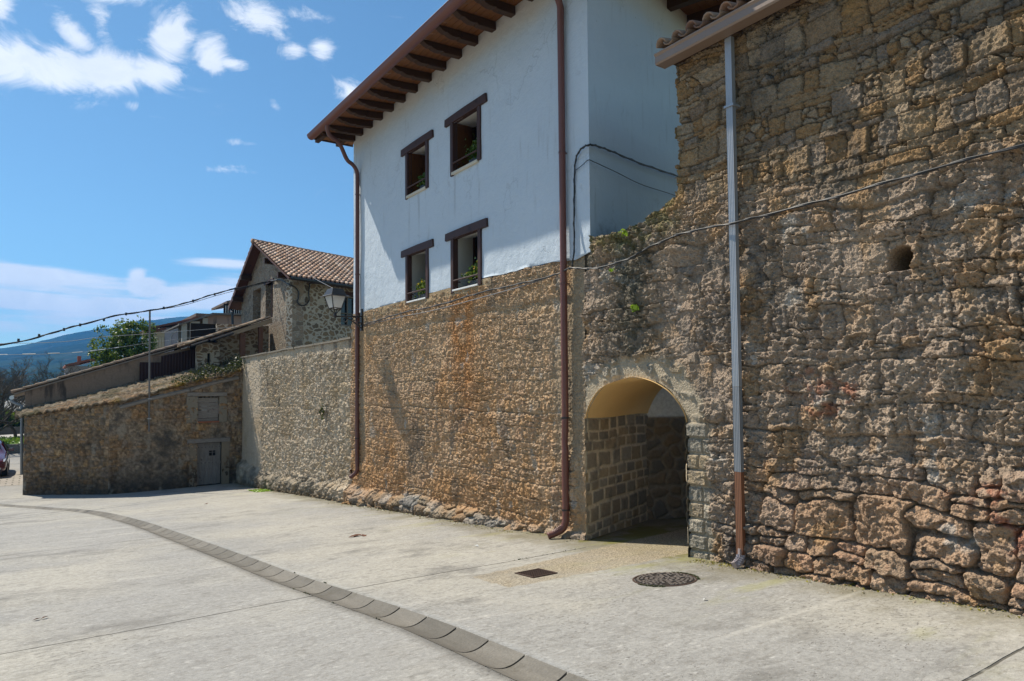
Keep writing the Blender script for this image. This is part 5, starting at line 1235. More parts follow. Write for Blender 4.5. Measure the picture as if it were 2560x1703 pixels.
for (t0, t1, z0, z1) in ((2.46, 2.53, 2.87, 4.2), (3.33, 3.4, 2.87, 4.2), (2.90, 2.95, 2.87, 4.2), (2.531, 3.329, 2.87, 2.93), (2.531, 3.329, 4.13, 4.2), (2.531, 3.329, 3.4, 3.44)):
    fm.prism([cpt(t0, z0, -.14), cpt(t1, z0, -.14), cpt(t1, z0, -.2), cpt(t0, z0, -.2)], (0, 0, z1 - z0))
split_build(fm, 'frame', m_wood('grey window frame', (.10, .085, .07), (.20, .175, .15), (8, 8, 1.5)), wd)
fm = MB(); fm.prism([cpt(2.42, 2.84, .02), cpt(3.44, 2.84, .02), cpt(3.44, 2.84, -.15), cpt(2.42, 2.84, -.15)], (0, 0, .03)); fm.build('sill', GREYW, wd)
# roof
E0 = Vector((8.0, 26.53, 4.47)); RG = Vector((8.0, 31.87, 6.83)); E1 = Vector((8.0, 36.53, 4.33)); WL = 7.5
sR = (RG - E0); sL = (RG - E1)
CTILE = [(.40, .26, .18), (.46, .32, .24), (.34, .22, .16), (.52, .39, .30), (.42, .30, .24), (.30, .19, .14), (.48, .30, .20)]
tile_roof('roof', E0, cc, sR.normalized(), WL, sR.length + .05, ct, .235, .36, 41, cols=CTILE)
tile_roof('roof', E1, cc, sL.normalized(), WL, sL.length + .05, ct, .235, .36, 42, cols=CTILE)
rd = MB()
for (e0, s_) in ((E0, sR), (E1, sL)):
    rd.prism([e0 - Vector((0, 0, .03)) + cc * .03, e0 + cc * WL - Vector((0, 0, .03)), e0 + s_ + cc * WL - Vector((0, 0, .03)), e0 + s_ + cc * .03 - Vector((0, 0, .03))], (0, 0, -.07))
rd.build('roof_deck', m_wood('red brown soffit', (.05, .022, .014), (.12, .05, .032), (3, 3, 3)), ct)
MB().prism([E1 + cc * .01 - Vector((0, 0, .01)), RG + cc * .01 - Vector((0, 0, .01)), RG + cc * .01 - Vector((0, 0, .2)), E1 + cc * .01 - Vector((0, 0, .2))], cc * .05).build('barge_board', m_wood('barge timber', (.05, .022, .014), (.12, .05, .032), (3, 3, 3)), ct)
rt_ = MB()
for i in range(18): P = RG + cc * (i * .42) + Vector((0, 0, .03)); rt_.tube([P - cc * .02, P + cc * .42], [.115, .10], 8)
rt_.build('ridge_tiles', simple('ridge tile clay', (.30, .19, .13), .85, 0, .4, 4), ct, smooth=True)
for (yp, z) in ((35.6, 4.75), (34.0, 5.6), (30.0, 5.75), (28.0, 4.85)): MB().obox(Vector((8.3, yp - .06, z - .12)), cc, (0, 1, 0), (0, 0, 1), .35, .09, .11).build('purlin_end', RAFTER, ct)
MB().tube([E0 + cc * .15 + Vector((0, -.06, -.03)), E0 + cc * WL + Vector((0, -.06, -.03))], .065, 10).build('gutter', BLACKM, ct)
MB().tube([E1 + Vector((.1, -.2, -.15)), E1 + Vector((.1, -.5, -.3)), E1 + Vector((.15, -.55, -2.6))], .06, 8).build('downpipe', simple('blue black pipe', (.03, .035, .045), .4, .2, .2, 5, spec=.5), ct)

# ------------------------------------------------------------------ houses further off
wh = empty('distant_house', (8, 55, -1), 'white far house with brown eaves and shuttered cream window beyond the tree', 'house')
LAV = simple('pale lilac render', (.50, .50, .55), .9, 0, .08, .5)
MB().box((7.05, 55, -2), (10.5, 62, 4.75)).build('wall', LAV, wh)
MB().box((7.06, 54.96, -2), (7.70, 54.995, 4.45)).build('bay', simple('cream render', (.62, .53, .35), .9, 0, .08, 1), wh)
for x in (7.13, 7.34, 7.52): MB().box((x, 54.90, 2.9), (x + .14, 54.955, 4.05)).build('shutter', simple('ivory shutter', (.66, .58, .42), .7, 0, .08, 1), wh)
MB().prism([(6.55, 54.4, 4.52), (10.8, 54.4, 5.72), (10.8, 54.4, 5.86), (6.55, 54.4, 4.66)], (0, 7, 0)).prism([(6.5, 54.45, 4.25), (7.75, 54.45, 4.62), (7.75, 54.45, 4.75), (6.5, 54.45, 4.42)], (0, 3, 0)).build('roof', simple('dark red roof edge', (.15, .06, .045), .8, 0, .3, 3), wh)
MB().tube([(6.75, 54.4, 4.2), (6.95, 54.6, 3.95), (6.98, 54.8, 3.8), (6.98, 54.8, 1)], .06, 6).build('downpipe', BLACKM, wh)
MB().tube(arc([(8.1, 54.95, 2.6), (8.1, 54.95, 3.9), (8.25, 54.95, 4.35), (8.6, 54.95, 4.55)], 4), .03, 5).build('cable_duct', WHITEP, wh)
gh = empty('distant_house', (9, 48, -1), 'grey rendered far house with open loggia posts and pink side wall', 'house')
MB().box((9.05, 47.2, -2), (13, 55, 5.05)).build('wall', m_rend('pink stained render', (.27, .19, .155), (.34, .245, .20), (.10, .085, .08)), gh)
for (x0, x1) in ((7.58, 7.86), (8.05, 8.60), (8.78, 9.08)): MB().box((x0, 47, -2), (x1, 47.3, 4.35 + (x0 - 7.5) * .35)).build('post', simple('grey plaster post', (.36, .345, .31), .95, 0, .25, 3), gh)
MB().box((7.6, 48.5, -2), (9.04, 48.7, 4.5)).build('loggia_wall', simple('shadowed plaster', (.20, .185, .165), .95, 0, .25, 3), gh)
MB().prism([(7.35, 46.7, 4.22), (9.4, 46.7, 5.02), (13, 46.7, 5.15), (13, 46.7, 5.23), (9.3, 46.7, 5.12), (7.35, 46.7, 4.3)], (0, 6, 0)).build('roof', simple('grey roof edge', (.15, .14, .13), .9, 0, .3, 3), gh)
ah = empty('distant_house', (10.6, 60, 3), 'far house with pale balcony railing under a tiled eave beside the cottage gable', 'house')
MB().box((11.6, 60, 0), (15, 66, 6.3)).build('wall', WHITEP, ah)
MB().box((10.6, 59.5, 6.18), (15, 66, 6.42)).prism([(12.9, 59.3, 7.35), (15, 59.3, 7.9), (15, 59.3, 8.1), (12.9, 59.3, 7.55)], (0, 6, 0)).build('roof', simple('brown tile edge', (.14, .10, .08), .9, 0, .4, 5), ah)
for i in range(12): MB().box((12.9 + i * .17, 59.7, 6.42), (12.93 + i * .17, 59.74, 7.2)).build('baluster', WHITEP, ah)
MB().box((12.8, 60.0, 6.4), (15, 60.1, 7.4)).build('dark_panel', DARK, ah)  # near-black slab stands in for the shade behind the balusters
rh = empty('distant_house', (2.8, 60, -3), 'small far house with red tile roof and chimney between bare trees and evergreen', 'house')
MB().box((2.0, 60, -3.5), (5.2, 66, 2.05)).build('wall', simple('pale pinkish render', (.40, .345, .32), .9, 0, .12, 1), rh)
rfo = MB().prism([(1.85, 59.6, 2.0), (5.4, 59.6, 3.05), (5.4, 59.6, 3.2), (1.85, 59.6, 2.14)], (0, 6, 0)).build('roof', simple('red tiles', (.33, .11, .07), .8, 0, .3, 3), rh)
MB().box((2.62, 60.3, 2.2), (2.86, 60.6, 2.82)).build('chimney', simple('brick chimney', (.30, .12, .09), .9, 0, .2), rfo)

# ------------------------------------------------------------------ wall lantern
la = empty('street_lamp', (6.58, 15.62, 1.75), 'black wrought iron wall lantern with frosted glass on the house corner', 'street lamp')
br = MB(); L0 = Vector((5.8, 15.55, 1.775)); W0 = Vector((6.50, 15.62, 1.82))
br.tube([L0, W0], .018, 6).box((6.47, 15.585, 1.47), (6.515, 15.655, 2.0))
br.tube(arc([(6.49, 15.62, 1.52), (6.38, 15.61, 1.60), (6.22, 15.59, 1.70), (6.05, 15.57, 1.77)], 5), .016, 6)
for (cx0, cz0, r0) in ((6.40, 1.735, .055), (6.30, 1.745, .04), (6.43, 1.635, .038)): br.tube([(cx0 + r0 * math.cos(t), 15.61, cz0 + r0 * math.sin(t)) for t in np.linspace(0, 6.0, 16)], .011, 5)
br.tube(arc([(6.06, 15.57, 1.77), (6.0, 15.565, 1.70), (6.05, 15.57, 1.65), (6.1, 15.575, 1.69)], 5), .011, 5)
br.build('bracket', BLACKM, la)
lc = Vector((5.8, 15.55, 0)); ca, sa_ = math.cos(R(8)), math.sin(R(8)); ax = Vector((ca, sa_, 0)); ay = Vector((-sa_, ca, 0))
def sq(r, z): return [lc + ax * (i * r) + ay * (j * r) + Vector((0, 0, z)) for i, j in ((-1, -1), (1, -1), (1, 1), (-1, 1))]
def frust(mb, r0, z0, r1, z1): mb.add(sq(r0, z0) + sq(r1, z1), [(0, 3, 2, 1), (4, 5, 6, 7), (0, 1, 5, 4), (1, 2, 6, 5), (2, 3, 7, 6), (3, 0, 4, 7)])
rf = MB(); frust(rf, .265, 2.245, .20, 2.275); frust(rf, .20, 2.276, .135, 2.425); rf.build('lamp_roof', BLACKM, la, bevel=.004)
ga = sq(.105, 1.965) + sq(.178, 2.243)
for i in range(4):
    j = (i + 1) % 4; gl = MB().add([ga[i], ga[j], ga[4 + j], ga[4 + i]], [(0, 1, 2, 3)]).build('glass_pane', MILK, la)
fr = MB()
for i in range(4):
    fr.tube([ga[i], ga[4 + i]], .013, 5); fr.tube([ga[i], ga[(i + 1) % 4]], .012, 5); fr.tube([ga[i], L0 + Vector((0, 0, .05))], .012, 5)
fr.tube([L0 + Vector((0, 0, -.04)), L0 + Vector((0, 0, .02)), L0 + Vector((0, 0, .09))], [.02, .04, .02], 8)
fr.build('frame', BLACKM, la)
MB().tube([lc + Vector((0, 0, 1.99)), lc + Vector((0, 0, 2.12)), lc + Vector((0, 0, 2.18))], [.03, .045, .02], 8).build('bulb', simple('bulb glass', (.7, .7, .68), .3, 0, .05), la)

# ------------------------------------------------------------------ cables
def cable(name, pts, r, m, label, group=None, k=6, twist=0, n=6):
    P = arc(pts, n); mb = MB(); mb.tube(P, r, k)
    if twist:
        Q = [P[0].lerp(P[0], 0)]; Q = []
        for i, p in enumerate(P):
            for s_ in (0,): Q.append(p + Vector((r * .9 * math.cos(i * twist), 0, r * 1.2 * math.sin(i * twist))))
        mb.tube(Q, r * .8, k)
    o = mb.build(name, m, base=P[0], smooth=True); tag(o, label, 'cable', group); return o
main = [(15.55, 1.60), (14.35, 1.655), (13.2, 1.69), (11.98, 1.68), (10.8, 1.72), (10.0, 1.745), (9.0, 1.74), (8.12, 1.75), (7.72, 1.80), (7.27, 1.72), (6.63, 1.73), (6.04, 1.85), (5.52, 1.90), (4.84, 1.85), (4.41, 1.875), (3.6, 1.885), (2.82, 1.915), (2.0, 1.935), (.5, 1.95)]
def xw(y): return 6.49 if y > 8.2 else (6.485 if y > 5.9 else 6.47)
ca_ = cable('wall_cable', [(xw(y) - (.09 if 4.7 < y < 5.0 else 0), y, z) for y, z in main], .0105, CABLE, 'twisted black cable swagged across the rubble walls below the stucco and over the arch', 'cables on the walls', 6, 1.1)
cable('wall_cable', [(6.515, 15.6, 1.58), (6.50, 13.7, 1.61), (6.49, 12.0, 1.60), (6.49, 10.0, 1.655), (6.50, 8.9, 1.70), (6.50, 8.12, 1.755)], .008, CABLEG, 'thin grey cable running just under the black one on the house base', 'cables on the walls')
cable('wall_cable', [(6.485, 7.70, 1.79), (6.50, 7.66, 2.09), (6.54, 7.705, 2.46), (6.565, 7.72, 2.9), (6.56, 7.70, 3.24), (6.56, 7.66, 3.45), (6.54, 7.52, 3.54), (6.53, 7.36, 3.545), (6.62, 7.345, 3.56), (6.9, 7.42, 3.59), (7.25, 7.50, 3.60), (7.9, 7.665, 3.62), (8.7, 7.85, 3.67), (9.6, 8.08, 3.73)], .0125, CABLE, 'black cable looping up the house corner and along its shaded side wall', 'cables on the walls', 6, 1.3)
cable('wall_cable', [(6.565, 7.67, 3.27), (6.55, 7.5, 3.30), (6.54, 7.37, 3.33), (6.64, 7.36, 3.32), (7.2, 7.48, 3.30), (7.9, 7.66, 3.28), (8.7, 7.85, 3.32), (9.5, 8.05, 3.36)], .006, CABLE, 'thin lower cable on the shaded side wall of the white house', 'cables on the walls')
bc = cable('overhead_cable', [(-6, 21, .3), (-.82, 24.5, 1.43), (.43, 25.6, 1.91), (1.2, 26.3, 2.25), (2.4, 27.1, 2.72), (3.41, 27.8, 3.0), (4.5, 28.4, 3.36), (5.29, 28.9, 3.70), (6.2, 29.45, 4.10), (7.2, 29.95, 4.45), (8.42, 30.4, 4.86)], .022, CABLE, 'thick twisted black overhead cable sagging from the cottage gable to the left', 'overhead cables', 6, .9)
cl = MB()
for (x, y, z) in ((-.4, 24.87, 1.60), (.1, 25.3, 1.79), (.75, 25.9, 2.05), (1.2, 26.3, 2.25), (1.9, 26.78, 2.5), (2.6, 27.24, 2.78), (3.9, 28.1, 3.16), (5.0, 28.7, 3.57), (5.9, 29.27, 3.96), (6.8, 29.76, 4.32)): cl.tube([(x, y, z - .05), (x, y, z + .045)], .036, 6)
split_build(cl, 'cable_clip', CABLE, bc)
cable('overhead_cable', [(3.41, 27.8, 2.99), (4.6, 28.4, 3.33), (5.7, 29.1, 3.80), (6.8, 29.76, 4.24), (8.42, 30.4, 4.83)], .010, CABLE, 'thin dark wire slung under the thick overhead cable near the cottage', 'overhead cables')
cable('wall_cable', [(8.42, 30.4, 4.86), (8.42, 29, 4.72), (8.40, 28.2, 4.50), (8.40, 27.55, 4.30), (8.56, 27.5, 4.24), (8.72, 27.54, 4.06), (8.73, 27.55, 3.82), (8.68, 27.53, 3.66), (8.80, 27.57, 3.53), (9.04, 27.65, 3.55), (9.22, 27.72, 3.76), (9.20, 27.70, 4.05), (9.24, 27.72, 4.35), (9.36, 27.76, 4.50), (10.4, 28.10, 4.52), (12, 28.6, 4.52)], .030, CABLE, 'thick black cable hanging in a loop round the stone cottage corner', 'cables on the walls', 6)
cable('overhead_cable', [(-4, 23.5, 1.25), (.29, 26, 1.62), (1.81, 27, 1.92), (3.64, 28, 2.20), (6.43, 29, 2.63), (8.3, 29.6, 2.95)], .008, simple('bare grey wire', (.42, .42, .42), .4, .6, .1), 'thin pale wire crossing in front of the evergreen tree', 'overhead cables', 5)
wb_ = cable('overhead_cable', [(-5, 22.5, 1.0), (-.83, 25, 1.165), (1.09, 26, 1.325), (2.17, 27, 1.55), (3.64, 28, 1.88), (5.76, 29, 2.28), (8.3, 29.8, 2.75)], .006, simple('bare grey wire', (.42, .42, .42)), 'lowest thin wire with painted white glints above the bare trees', 'overhead cables', 5)
glint_mb = MB()  # white tubes stand in for sun glints along the wire
for (a0, a1) in ((-.9, -.66), (-.3, .02), (.34, .64), (.98, 1.27), (1.5, 1.95), (2.25, 2.38)):
    def wp(x): return Vector((x, float(np.interp(x, [-.83, 1.09, 2.17, 3.64], [25, 26, 27, 28])), float(np.interp(x, [-.83, 1.09, 2.17, 3.64], [1.165, 1.325, 1.55, 1.88]))))
    glint_mb.tube([wp(a0), wp(a1)], .013, 5)
glint_mb.build('glint', simple('white sleeve', (.8, .8, .78), .4, 0, .05), wb_)
cable('overhead_cable', [(5.8, 15.5, 2.38), (6.4, 13.0, 3.2), (6.5, 12.9, 3.3)][0:2] + [(6.58, 16.3, 3.0)][0:0] + [(6.56, 12.9, 3.45)], .004, CABLEG, 'hair thin feed wire', 'overhead cables', 4) if False else None
cable('overhead_cable', [(5.83, 15.55, 2.40), (6.8, 20.0, 3.4), (8.0, 24.0, 4.25), (8.9, 27.5, 4.66)], .006, CABLEG, 'thin feed wire from the wall lantern up to the cottage eave', 'overhead cables', 4)

# ------------------------------------------------------------------ evergreen tree
def blob_pts(rg, blobs_, n):
    w_ = np.array([b[3] ** 2 * b[4] for b in blobs_]); w_ /= w_.sum(); k = rg.choice(len(blobs_), n, p=w_)
    B = np.array([b[:5] for b in blobs_], float)[k]
    q = rg.normal(size=(n, 3)); q /= np.linalg.norm(q, axis=1)[:, None]; r_ = rg.random(n) ** .45
    return B[:, :3] + q * r_[:, None] * np.stack([B[:, 3], B[:, 3], B[:, 4]], 1)
def clumps(rg, blobs_, nc, per, sp):
    c0 = blob_pts(rg, blobs_, nc); P = np.repeat(c0, per, 0) + rg.normal(size=(nc * per, 3)) * sp; return P
tr = empty('evergreen_tree', (4.4, 45, -3.4), 'dense dark green leafy tree rising behind the brown outbuilding', 'tree')
rg = np.random.default_rng(21)
tb = [(4.4, 45, 1.3, 1.7, 1.9), (3.25, 45, 2.4, .75, 1.5), (4.2, 45, 3.1, .85, 1.25), (5.0, 45.2, 3.0, .85, 1.35), (2.9, 45, 1.2, .75, 1.2), (5.6, 45.3, 2.1, .7, 1.2), (3.15, 45, 3.6, .3, .5), (4.15, 45, 3.95, .28, .4), (4.75, 45, 3.95, .4, .4), (5.35, 45, 3.8, .4, .5), (3.5, 45, .1, 1.4, 1.0), (5, 45, .2, 1.4, 1.0)]
leaves('crown', clumps(rg, tb, 900, 26, .10), .085, LEAF, tr, None, 22, 1.7)
tk = MB().tube([(4.4, 45, -3.6), (4.4, 45, -1.5), (4.35, 45, .5), (4.2, 45, 2.6)], [.22, .19, .13, .04], 10)
for (x, z0, z1) in ((3.3, -1, 2.4), (5.2, -.6, 2.8), (2.9, -.5, 1.4), (5.6, 0, 2.0), (4.7, .5, 3.6)): tk.tube([(4.38, 45, z0), ((4.38 + x) / 2, 45.05, (z0 + z1) / 2 - .1), (x, 45, z1)], [.09, .06, .02], 6)
tk.build('trunk', BARK, tr)

# ------------------------------------------------------------------ bare winter trees
def bare_tree(x, y, h, seed, label, spread=.5, z0=-3.5, n0=5, depth=5):
    rng = random.Random(seed); V = []; F = []
    root = empty('bare_tree', (x, y, z0), label, 'tree', 'bare winter trees at the roadside')
    tm = MB(); tw_ = MB()
    def br_(p, d_, l, r_, lev):
        n = 3; pts = [p]; d_ = d_.normalized()
        for i in range(n):
            d_ = (d_ + Vector((rng.gauss(0, .16), rng.gauss(0, .16), rng.gauss(.05, .1)))).normalized(); pts.append(pts[-1] + d_ * l / n)
        (tm if lev <= 1 else tw_).tube(pts, [r_, r_ * .85, r_ * .7, r_ * .5], 6 if lev <= 1 else 3, False)
        if lev >= depth: return
        for k in range(rng.randint(3, 5) if lev > 0 else n0):
            t = rng.uniform(.35, 1.0); i = min(int(t * n), n - 1); q = pts[i].lerp(pts[i + 1], t * n - i)
            a = rng.uniform(0, 6.283); o_ = Vector((math.cos(a), math.sin(a), rng.uniform(-.05, .6)))
            br_(q, d_ * rng.uniform(.4, .9) + o_ * rng.uniform(spread * .7, spread * 1.5), l * rng.uniform(.52, .74), max(r_ * .52, .010), lev + 1)
    br_(Vector((x, y, z0 - .1)), Vector((0, 0, 1)), h * .42, h * .018, 0)
    tm.build('trunk', BARK, root); tw_.build('twigs', TWIG, root)
bare_tree(-2.0, 52, 7.4, 1, 'wide bare tree at the left picture edge behind the outbuilding corner', .75, n0=7)
bare_tree(.2, 55, 7.2, 2, 'bare tree with upright twigs right of the widest bare tree', .6, n0=7)
bare_tree(1.9, 57, 6.6, 3, 'bare tree just left of the far house with the chimney', .6, n0=6)
bare_tree(-.9, 60, 7.6, 5, 'bare tree standing furthest back between two nearer bare trees', .7, n0=7)
bare_tree(3.0, 53, 5.6, 6, 'small bare tree in front of the far pinkish house wall', .6, n0=6)

# ------------------------------------------------------------------ roadside
kw = MB(); 
def kb(y0, x0, x1, yb, z0, z1, sl): kw.prism([(x0, y0 - x0 * sl, z0), (x1, y0 - x1 * sl, z0), (x1, y0 - x1 * sl + yb, z0), (x0, y0 - x0 * sl + yb, z0)], (0, 0, z1 - z0))
kb(51, -30, 8, .5, -3.6, -2.98, -.6); kwo = kw.build('kerb_wall', m_cott('kerb stone', ((.17, .155, .135), (.23, .21, .18), (.13, .12, .10)), (.20, .185, .16), 2.5, .03), base=(-1, 51, -3.5))
tag(kwo, 'low stone retaining kerb wall edging the green verge behind the car', 'low wall')
def strip(name, y0, y1, z, m, sl=-.6, x0=-60, x1=12, jit=0, kind='structure'):
    xs_ = np.linspace(x0, x1, 40); ys_ = np.linspace(0, 1, 12); X_, T_ = np.meshgrid(xs_, ys_, indexing='ij'); Y_ = lerp(y0, y1, T_) - X_ * sl
    o = emit(name, np.stack([X_, Y_, np.full(X_.shape, z) + jit * fbm(X_, Y_, 3, 9)], -1).reshape(-1, 3), grid_faces(40, 12)[:, ::-1], m); return tag(o, kind=kind)
GRASSM = simple('spring grass', (.10, .20, .022), .9, 0, .4, 3, .05, 40)
strip('grass_verge', 51.55, 59.5, -3.02, GRASSM, jit=.06)
rg = np.random.default_rng(5); gx_ = rg.uniform(-14, 3, 5000); gy_ = rg.uniform(51.7, 59.3, 5000) + gx_ * .6
tag(leaves('grass', np.stack([gx_, gy_, np.full(5000, -2.98) + rg.random(5000) * .08], 1), .10, m_leaf('grass blade', (.07, .17, .015), (.17, .29, .03), .3), None, (0, 55, -3), 6, 2.5), kind='stuff')
strip('road', 59.8, 66.5, -3.10, simple('pale road surface', (.36, .34, .31), .9, 0, .12, 2))
bwl = MB(); bwl.prism([(-40, 68.5 - 24, -3.6), (12, 68.5 + 7.2, -3.6), (12, 69.0 + 7.2, -3.6), (-40, 69.0 - 24, -3.6)], (0, 0, .98))
tag(bwl.build('roadside_wall', simple('dark roadside wall', (.13, .125, .11), .95, 0, .35, 2), base=(0, 69, -3.5)), 'dark low wall along the far side of the pale road under the hedge', 'low wall')
rg = np.random.default_rng(8); n_ = 9000
hx = rg.uniform(-9, 2.5, n_); hz = rg.random(n_) ** .8
hedge = empty('hedge', (-2, 71, -2.8), 'clipped dense green hedge behind the dark roadside wall', 'hedge')
leaves('foliage', np.stack([hx, 70.2 + hx * .6 + rg.normal(size=n_) * .45, -2.7 + hz * (1.25 + .2 * np.sin(hx * 2.3) + .12 * np.sin(hx * 5.1))], 1), .17, LEAFP, hedge, None, 9, 1.4)
MB().prism([(-9, 70.1 - 5.4, -3.2), (2.5, 70.1 + 1.5, -3.2), (2.5, 70.7 + 1.5, -3.2), (-9, 70.7 - 5.4, -3.2)], (0, 0, 1.2)).build('stems', simple('hedge interior', (.02, .03, .012), .95), hedge)
sb2 = empty('shrub', (-2.1, 74, -2.5), 'rounded dark green shrub rising above the hedge', 'shrub')
leaves('foliage', blob_pts(rg, [(-2.1, 73.5, -1.7, .75, .5), (-2.9, 73.6, -1.5, .9, .7)], 1800), .16, LEAF, sb2, None, 10, 1.4)
MB().tube([(-2.1, 73.5, -3.4), (-2.1, 73.5, -1.9)], .12, 6).build('stems', BARK, sb2)
pw = MB()
# paved strip by the parked car
def m_pav(n, b, o):
    p = n.pos(); bt = n.new('ShaderNodeTexBrick'); n.put(bt.inputs['Vector'], p); bt.inputs['Scale'].default_value = 1.0
    for k, v in (('Color1', (.30, .265, .225, 1)), ('Color2', (.36, .325, .28, 1)), ('Mortar', (.15, .135, .11, 1))): bt.inputs[k].default_value = v
    bt.inputs['Brick Width'].default_value = .42; bt.inputs['Row Height'].default_value = .42; bt.inputs['Mortar Size'].default_value = .03
    n.put(b.inputs['Base Color'], bt.outputs[0]); b.inputs['Roughness'].default_value = .9
xs_ = np.linspace(-9, 2, 30); ys_ = np.linspace(32.6, 38.5, 24); X_, Y_ = np.meshgrid(xs_, ys_, indexing='ij')
tag(emit('paving', np.stack([X_, Y_, ground_z(X_, Y_) + .006], -1).reshape(-1, 3), grid_faces(30, 24)[:, ::-1], mat('square pavers', m_pav)), kind='structure')

# ------------------------------------------------------------------ parked car (front towards the camera)
cx0, cy0, cz0 = -1.76, 35.9, gz(-1.7, 36)
car = empty('parked_car', (cx0, cy0 + 2, cz0), 'dark maroon car parked at the left picture edge facing the viewer', 'car')
PAINT = mat('maroon car paint', lambda n, b, o: (b.inputs['Base Color'].__setattr__('default_value', (.085, .010, .022, 1)), b.inputs['Roughness'].__setattr__('default_value', .22), b.inputs['Coat Weight'].__setattr__('default_value', .8), b.inputs['Specular IOR Level'].__setattr__('default_value', .5)))
# cross-sections along y: (y, half width low, half width waist, half width roof, z sill, z waist, z top)
SEC = [(0.0, .62, .70, .50, .30, .55, .62), (.08, .76, .82, .60, .22, .60, .72), (.35, .83, .87, .66, .20, .66, .82), (.9, .86, .89, .70, .19, .76, .93), (1.15, .87, .90, .70, .19, .84, .99), (1.35, .87, .90, .66, .19, .90, 1.10), (1.95, .87, .90, .60, .19, .93, 1.43), (2.7, .87, .90, .60, .19, .95, 1.48), (3.5, .87, .90, .59, .20, .97, 1.42), (4.0, .84, .87, .56, .24, .95, 1.18), (4.15, .76, .80, .52, .32, .86, 1.0)]
V = []; 
for (y, a, b_, c_, z0, z1, z2) in SEC:
    half = [(0, z0 - .02), (a * .9, z0 - .02), (a, z0 + .06), (b_, (z0 + z1) / 2), (b_ * .985, z1), (lerp(b_, c_, .5), (z1 + z2) / 2 + .02), (c_, z2 - .03), (c_ * .8, z2), (0, z2 + .015)]
    ring = half + [(-x, z) for x, z in half[-2:0:-1]]
    V += [(cx0 + x, cy0 + y, cz0 + z) for x, z in ring]
nr = 16; F = [(q * nr + k, q * nr + (k + 1) % nr, (q + 1) * nr + (k + 1) % nr, (q + 1) * nr + k) for q in range(len(SEC) - 1) for k in range(nr)]
F += [tuple(range(nr)), tuple((len(SEC) - 1) * nr + k for k in range(nr - 1, -1, -1))]
bo = MB().add(V, F).build('body', PAINT, car, smooth=True)
sub = bo.modifiers.new('round', 'SUBSURF'); sub.levels = 2; sub.render_levels = 2
def cp_(x, y, z): return (cx0 + x, cy0 + y, cz0 + z)
MB().add([cp_(-.66, 1.30, 1.045), cp_(.66, 1.30, 1.045), cp_(.56, 1.86, 1.40), cp_(-.56, 1.86, 1.40)], [(0, 1, 2, 3)]).build('windscreen', GLASSD, car)
for s_ in (-1, 1):
    MB().add([cp_(s_ * .865, 1.5, .98), cp_(s_ * .875, 3.4, 1.0), cp_(s_ * .66, 3.2, 1.38), cp_(s_ * .66, 2.0, 1.38)], [(0, 1, 2, 3)]).build('side_window', GLASSD, car)
    MB().tube([cp_(s_ * .88, 1.62, 1.0), cp_(s_ * .95, 1.60, 1.04)], [.03, .04], 6).obox(cp_(s_ * 1.0, 1.6, 1.06), (1, 0, 0), (0, 1, 0), (0, 0, 1), .09, .05, .065).build('wing_mirror', PAINT, car, bevel=.025)
    hl = MB().add([cp_(s_ * .45, .02, .62), cp_(s_ * .80, .16, .66), cp_(s_ * .845, .42, .78), cp_(s_ * .52, .12, .72), cp_(s_ * .45, .06, .60), cp_(s_ * .80, .20, .64), cp_(s_ * .83, .46, .76), cp_(s_ * .52, .16, .70)], [(0, 1, 2, 3), (7, 6, 5, 4), (0, 4, 5, 1), (1, 5, 6, 2), (2, 6, 7, 3), (3, 7, 4, 0)])
    hl.build('headlight', simple('headlight glass', (.55, .57, .6), .12, .3, .1, 5, spec=.6), car)
    MB().tube([cp_(s_ * .62, .03, .38), cp_(s_ * .62, -.005, .38)], [.055, .05], 12).build('fog_light', simple('fog light glass', (.7, .7, .7), .15, .1, .05), car)
    for yw in (.85, 3.35):
        wl = MB().tube([cp_(s_ * .69, yw, .31), cp_(s_ * .89, yw, .31)], .315, 24).build('wheel', simple('tyre rubber', (.015, .015, .015), .85, 0, .2), car)
        MB().tube([cp_(s_ * .885, yw, .31), cp_(s_ * .905, yw, .31)], [.20, .185], 16).build('rim', ZINC, wl)
MB().box(cp_(-.42, -.012, .42), cp_(.42, .04, .58)).build('grille', BLACKM, car); MB().box(cp_(-.7, .03, .22), cp_(.7, .07, .34)).build('bumper_intake', BLACKM, car)

# ------------------------------------------------------------------ weeds, moss, litter
def weed(loc, label, n, size, seed, m=LEAFY, sp=(.03, .05, .04)):
    e = empty('wall_weed', loc, label, 'weed', 'weeds growing from the wall'); rg = np.random.default_rng(seed)
    P = np.array(loc) + rg.normal(size=(n, 3)) * sp + (-.05, 0, .02); leaves('foliage', P, size, m, e, None, seed, 1.3)
    MB().tube([Vector(loc) + Vector((.05, 0, -.05)), Vector(loc) + Vector((-.04, 0, .0))], .006, 4).build('stem', TWIG, e)
weed((6.50, 6.40, 1.05), 'bright green seedling on the dark stained stones above the arch', 26, .05, 1, LEAFY, (.015, .03, .025))
weed((6.46, 6.52, 2.05), 'tiny yellow green sprout near the top edge of the wall over the arch', 22, .04, 2, LEAFY, (.015, .04, .025))
weed((6.50, 6.84, 1.62), 'small green sprout just under the cable left of the dark stain', 8, .04, 3, LEAFY, (.01, .015, .02))
weed((6.50, 18.25, -.55), 'dark green tuft in a slot of the grey garden wall', 40, .06, 4, LEAFI, (.02, .05, .13))
rg = np.random.default_rng(12)
mp_ = np.stack([rg.uniform(5.9, 6.5, 500), rg.normal(23.2, .28, 500), np.zeros(500)], 1); mp_[:, 2] = ground_z(mp_[:, 0], mp_[:, 1]) + .012
tag(leaves('moss_patch', mp_, .06, LEAFY, None, (6.2, 23.2, gz(6.2, 23.2)), 13, 1.2, (0, 0, 1)), 'yellow green moss patch on the concrete at the end of the garden wall', 'moss', None, 'stuff')
